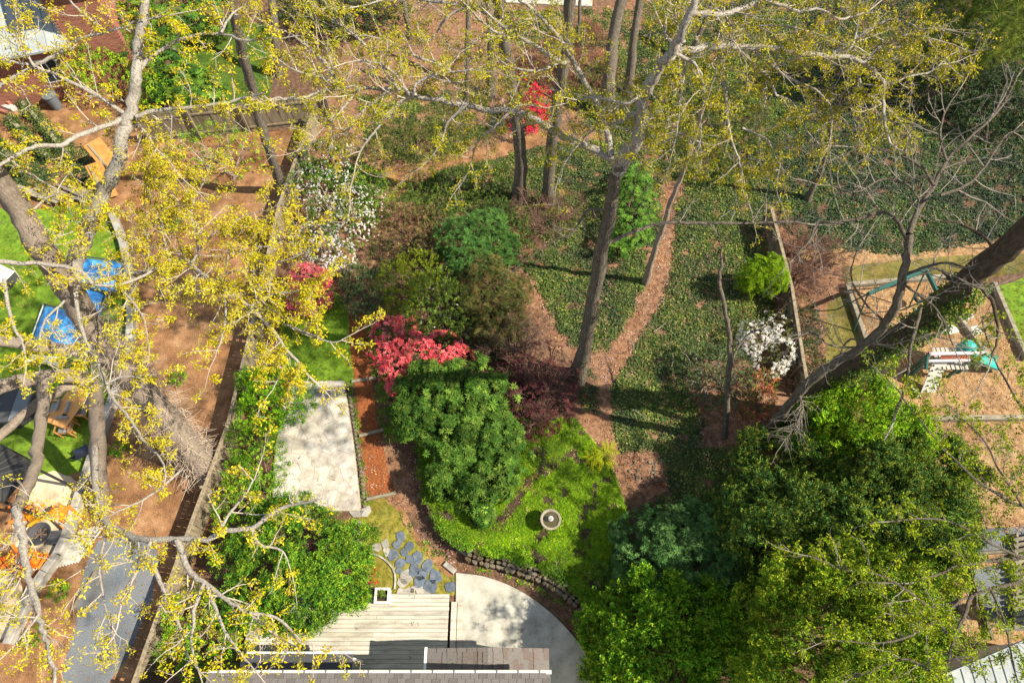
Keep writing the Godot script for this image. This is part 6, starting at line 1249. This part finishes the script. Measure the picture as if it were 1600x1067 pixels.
	limb(t, "limb", 0.082, 0.037, [148, 700, 150, 760, 165, 815, 200, 836, 231, 843, 276, 843, 323, 843, 354, 829, 394, 826, 420, 805, 450, 790], [9.6, 10.4, 11.2, 11.8, 12.2, 12.4, 12.6, 12.7, 12.8, 12.9, 13], y2)
	limb(t, "limb", 0.048, 0.019, [236, 846, 226, 871, 215, 892, 194, 926, 185, 960], [12.3, 12.2], y2)
	limb(t, "limb", 0.051, 0.019, [228, 868, 244, 897, 255, 923, 265, 950, 283, 986, 290, 1020], [12.3, 12.6], y2)
	limb(t, "limb", 0.061, 0.019, [276, 845, 297, 895, 323, 913, 354, 939, 389, 958, 420, 985], [12.5, 12.8], y2)
	limb(t, "limb", 0.041, 0.015, [318, 912, 304, 947, 302, 971, 299, 1010, 312, 1055], [12.7, 12.9], y2)
	limb(t, "limb", 0.037, 0.012, [323, 915, 339, 958, 354, 992, 378, 1023, 400, 1050], [12.7, 12.9], y2)
	limb(t, "limb", 0.034, 0.012, [147, 838, 120, 835, 95, 820, 70, 800], [11.6, 12.2], y2)
	limb(t, "limb", 0.034, 0.012, [170, 820, 155, 880, 163, 944, 178, 1000], [11.4, 12], y2)
	limb(t, "limb", 0.034, 0.012, [394, 826, 405, 850, 440, 860, 450, 880], [12.8, 12.4], y2)
	limb(t, "limb", 0.034, 0.012, [389, 958, 430, 965, 470, 1000, 500, 1010], [12.8, 12.4], y2)
	limb(t, "limb", 0.027, 0.012, [60, 960, 40, 985, 20, 1010], [13, 13], y2)
	limb(t, "limb", 0.034, 0.012, [31, 826, 10, 850, -15, 870], [13, 13.2], y2)
	limb(t, "limb", 0.034, 0.012, [340, 832, 360, 800, 385, 770, 400, 740], [12.6, 12.8], y2)
	finish(t, K.young, M.leaf_young, PAL.yellow, .72, .42)
	# --- vine covered trunk at the upper left
	t = tree("vine_tree", "slim leaning tree with vine covered trunk right of the far lawn", 446, 312, M.bark, M.twig_tan)
	limb(t, "trunk", .24, .15, [446, 312, 437, 285, 420, 235, 405, 185, 395, 140, 380, 90, 368, 40, 360, -20], [-.1, .8, 3.2, 5, 6.5, 8.2, 9.8, 11.2], {"gap": .12, "len": .5, "kids": 2, "depth": 1, "from": .15, "thick": .4})
	finish(t)
	# --- trunks of the wood at the top
	var i := 0
	for s in [["left of two pine trunks standing above the red twig bush", [812, 314, 813, 245, 802, 150, 787, 60, 775, -30], [-.1, 3, 6.4, 9, 11.3], .36], ["right of two pine trunks standing above the red twig bush", [856, 322, 860, 250, 870, 170, 881, 90, 893, -20], [-.1, 3, 6, 8.4, 11], .34], ["dark thick trunk near the top centre", [948, 190, 958, 60, 980, -30], [-.1, 3.6, 5.8], .42], ["slim trunk just right of the dark thick trunk at the top", [982, 150, 990, 70, 1004, -20], [-.1, 2.6, 5], .3], ["slim grey trunk above the long limb left of the pines", [728, 170, 730, 90, 733, -20], [-.1, 2.8, 5.8], .2], ["dark trunk between slim grey trunk and pines at the top", [768, 150, 766, 60, 762, -20], [-.1, 2.8, 4.9], .26], ["thin dark trunk right of the pines at the top edge", [900, 90, 905, 30, 909, -20], [-.1, 2, 3.5], .14], ["grey trunk beside the far lawn at the top", [436, 120, 428, 40, 424, -20], [-.1, 2.8, 4.4], .3], ["trunk left of the hedge mass at the top", [640, 60, 634, 20, 626, -20], [-.1, 1.6, 2.8], .2], ["leaning trunk at the top under the right yellow crown", [1075, 100, 1095, 50, 1125, -20], [-.1, 1.6, 3.5], .22]]:
		t = tree("woodland_tree", s[0], s[1][0], s[1][1], M.bark, M.twig_grey, "tree", "bare trunks in the wood at the top"); i += 1
		limb(t, "trunk", s[3] * .78, s[3] * .58, s[1], s[2], {"gap": 1.1, "len": 1.2, "kids": 3, "depth": 1, "from": .4}); finish(t)
	# --- slim pole tree over the path
	t = tree("pole_tree", "slim leaning tree standing on the upper end of the mulch path", 1008, 443, M.tan_bark, M.twig_grey)
	limb(t, "trunk", .13, .05, [1008, 443, 1027, 380, 1040, 345, 1052, 305, 1066, 275, 1082, 225, 1112, 130], [-.05, 3, 4.4, 6, 7, 8.6, 11], {"gap": .9, "len": .9, "kids": 3, "depth": 1, "from": .5}); finish(t, K.young, M.leaf_young, PAL.yellow_green, .8, .8)
	# --- bare trees at the right
	var b := {"gap": .30, "len": 1.6, "kids": 4, "depth": 2, "from": .15, "up": .02}
	t = tree("bare_tree", "dark bare leaning tree in front of the play yard, right of two on the mulch", 1188, 692, M.bark, M.twig_grey)
	limb(t, "trunk", .17, .09, [1188, 692, 1215, 655, 1245, 620, 1270, 592, 1310, 565, 1350, 540, 1385, 505, 1400, 475, 1410, 440, 1418, 400, 1422, 365], [-.1, 2.7, 4.6, 5.9, 7, 8.2, 9.4, 10.3, 11, 11.7, 12.2])
	limb(t, "limb", 0.077, 0.024, [1422, 365, 1440, 320, 1460, 290, 1480, 250, 1505, 225, 1545, 190], [12.2, 13.6], b)
	limb(t, "limb", 0.056, 0.016, [1420, 378, 1390, 333, 1340, 342, 1300, 348, 1280, 348, 1265, 375, 1240, 405], [12.0, 11], b)
	limb(t, "limb", 0.042, 0.016, [1460, 290, 1440, 260, 1400, 240, 1370, 232, 1335, 230], [13, 13.2], b)
	limb(t, "limb", 0.042, 0.016, [1470, 305, 1510, 290, 1540, 260, 1565, 220, 1590, 200], [13, 13.6], b)
	limb(t, "limb", 0.049, 0.016, [1412, 430, 1440, 420, 1480, 410, 1520, 420, 1560, 400], [11.2, 12], b)
	limb(t, "limb", 0.035, 0.016, [1385, 505, 1350, 470, 1330, 430, 1340, 390], [9.4, 10.4], b)
	limb(t, "limb", 0.035, 0.016, [1310, 565, 1330, 530, 1390, 540, 1430, 520, 1480, 530], [7.2, 9], b)
	limb(t, "limb", 0.049, 0.032, [1440, 480, 1432, 512, 1424, 540, 1420, 575, 1417, 600, 1400, 645], [10.2, 9.4], {"gap": .5, "len": 1.1, "kids": 3, "depth": 2, "from": .2})
	limb(t, "limb", 0.035, 0.016, [1414, 445, 1450, 470, 1475, 500, 1490, 540], [11, 11], b)
	limb(t, "limb", 0.035, 0.016, [1345, 543, 1300, 540, 1270, 520, 1240, 530], [8, 8.6], b)
	limb(t, "limb", 0.035, 0.016, [1250, 618, 1255, 640, 1240, 670, 1225, 690], [5, 4.4], {"gap": .035, "len": 1.1, "kids": 2, "depth": 1, "from": .02, "thick": .6, "up": -.05})
	limb(t, "limb", 0.035, 0.016, [1440, 318, 1420, 290, 1380, 280, 1340, 300, 1300, 290], [12.6, 12.6], b)
	limb(t, "limb", 0.035, 0.016, [1480, 252, 1470, 210, 1480, 170, 1500, 140], [13.4, 14], b)
	limb(t, "limb", 0.035, 0.016, [1545, 190, 1570, 160, 1590, 120], [13.6, 14], b)
	finish(t)
	t = tree("forked_sapling", "slim forked brown tree on the mulch, left of two before the play yard", 1131, 683, M.bark, M.twig_brown)
	limb(t, "trunk", .12, .05, [1131, 683, 1136, 650, 1139, 600, 1141, 560, 1140, 520, 1132, 480, 1124, 440, 1128, 410], [-.05, 1.2, 3, 4.3, 5.2, 6.2, 7, 7.6], {"gap": .5, "len": .9, "kids": 3, "depth": 1, "from": .5})
	limb(t, "limb", 0.049, 0.016, [1140, 585, 1152, 545, 1172, 521, 1195, 512, 1215, 490], [3.6, 5.4], {"gap": .4, "len": .9, "kids": 3, "depth": 1, "from": .3}); finish(t)
	t = tree("small_bare_tree", "small dark bare tree rising from the shaded ivy at the right", 1262, 314, M.bark, M.twig_brown)
	limb(t, "trunk", .14, .07, [1262, 314, 1278, 280, 1294, 235, 1299, 188], [-.05, 1.3, 3.1, 4.7], {"gap": .35, "len": 1.6, "kids": 4, "depth": 2, "from": .55})
	limb(t, "limb", 0.042, 0.016, [1290, 245, 1270, 225, 1240, 215], [2.8, 3.8], b); limb(t, "limb", 0.042, 0.016, [1297, 205, 1320, 180, 1350, 170], [4.2, 5], b); finish(t)
	# pine with ivy
	t = tree("pine_tree", "massive dark leaning pine trunk with ivy crossing the play yard", 1232, 655, M.dark_bark, M.twig_grey)
	limb(t, "trunk", .36, .23, [1232, 655, 1300, 597, 1370, 547, 1440, 500, 1510, 440, 1570, 390, 1622, 343, 1700, 280, 1790, 200, 1900, 100], [-.1, 3.3, 6.5, 8.8, 11, 12.7, 14, 16, 17.6, 19.2])
	limb(t, "limb", .06, .02, [1500, 450, 1480, 430, 1465, 420, 1440, 430], [10.6, 10.4], b); limb(t, "limb", .06, .02, [1520, 435, 1550, 470, 1560, 520, 1550, 560], [11.2, 11], b); limb(t, "limb", .05, .02, [1560, 400, 1540, 370, 1500, 350, 1470, 345], [12.4, 12.2], b)
	finish(t)
	var xs := []; var cs := []
	var pp := []
	for s in [[1232, 655, -.1], [1300, 597, 3.3], [1370, 547, 6.5], [1440, 500, 8.8], [1510, 440, 11.0], [1570, 390, 12.7]]: pp.append(G(s[0], s[1], s[2]))
	for j in 1500:
		var f := rng.randf() * 3.9; var u := int(f); var q: Vector3 = (pp[u] as Vector3).lerp(pp[u + 1], f - u) + Vector3(.15, .15, .1) + rv().normalized() * rng.randf_range(.34, .52)
		xs.append(seat(q, rng.randf_range(.6, 1.0), 1.0)); cs.append(shade([C(.12, .20, .03), C(.22, .29, .03), C(.05, .11, .03)], .3))
	copies("ivy", K.ivy, M.leaf, xs, cs, t.node)
	xs = []; cs = []
	for j in 420:
		var q := G(1900, 100, 19.2) + rv() * Vector3(2.6, 1.5, 2.6) + Vector3(0, .8, 0); xs.append(aim(q, rv() + Vector3.UP, 1.5)); cs.append(shade(PAL.pine, .3))
	copies("needles", K.needles, M.leaf_matt, xs, cs, t.node)
	# --- light green limbs of the tree beyond the right edge
	t = tree("green_leaved_tree", "tree beyond the right edge reaching in with thin limbs and light green leaves", 1700, 985, M.bark, M.twig_grey)
	limb(t, "trunk", .3, .2, [1700, 985, 1760, 965, 1830, 940], [-.1, 3, 6]); limb(t, "trunk", .2, .12, [1830, 940, 1840, 880, 1780, 800], [6, 8, 10])
	var lg := {"gap": .3, "thick": .75, "len": 1.2, "kids": 4, "depth": 2, "from": .1}
	limb(t, "limb", 0.075, 0.021, [1830, 900, 1700, 868, 1600, 872, 1550, 876, 1500, 885, 1470, 895, 1430, 910], [7, 8], lg)
	limb(t, "limb", 0.068, 0.021, [1830, 920, 1700, 890, 1620, 905, 1550, 920, 1480, 943, 1430, 958], [7, 8], lg)
	limb(t, "limb", 0.053, 0.014, [1520, 930, 1508, 960, 1494, 990, 1484, 1025, 1476, 1060, 1465, 1090], [8, 8.6], lg)
	limb(t, "limb", 0.045, 0.014, [1800, 830, 1650, 800, 1600, 792, 1540, 760, 1480, 705, 1430, 645, 1400, 605], [9, 10], lg)
	limb(t, "limb", 0.038, 0.014, [1790, 800, 1640, 680, 1600, 640, 1575, 600, 1550, 550, 1535, 500], [10, 10.4], lg)
	limb(t, "limb", 0.038, 0.014, [1600, 872, 1550, 850, 1500, 820, 1450, 810, 1390, 815], [7.6, 8.4], lg)
	limb(t, "limb", 0.038, 0.014, [1500, 940, 1440, 985, 1380, 1005, 1300, 1000], [8, 8.2], lg)
	limb(t, "limb", 0.034, 0.014, [1480, 990, 1440, 940, 1380, 900, 1320, 890, 1270, 870], [8.4, 8.6], lg)
	limb(t, "limb", 0.034, 0.014, [1550, 922, 1570, 970, 1580, 1020, 1590, 1060], [8, 8.4], lg)
	limb(t, "limb", 0.030, 0.014, [1600, 792, 1560, 730, 1540, 690, 1500, 650], [9.4, 10], lg)
	limb(t, "limb", 0.030, 0.014, [1470, 1060, 1420, 1030, 1380, 1040, 1330, 1060], [8.4, 8.2], lg)
	finish(t, K.young, M.leaf_young, [C(.26, .40, .012), C(.36, .47, .015), C(.20, .32, .012), C(.44, .48, .02)], .95, .62)
	for s in [["house", G(600, 1067)], ["deck", G(550, 990)], ["flagstone_patio", G(500, 700)]]:      # each stands on the middle of its own ground
		var stand: Node3D = get_node(s[0]); stand.position = s[1]
		for ch in stand.get_children(): ch.position -= s[1]
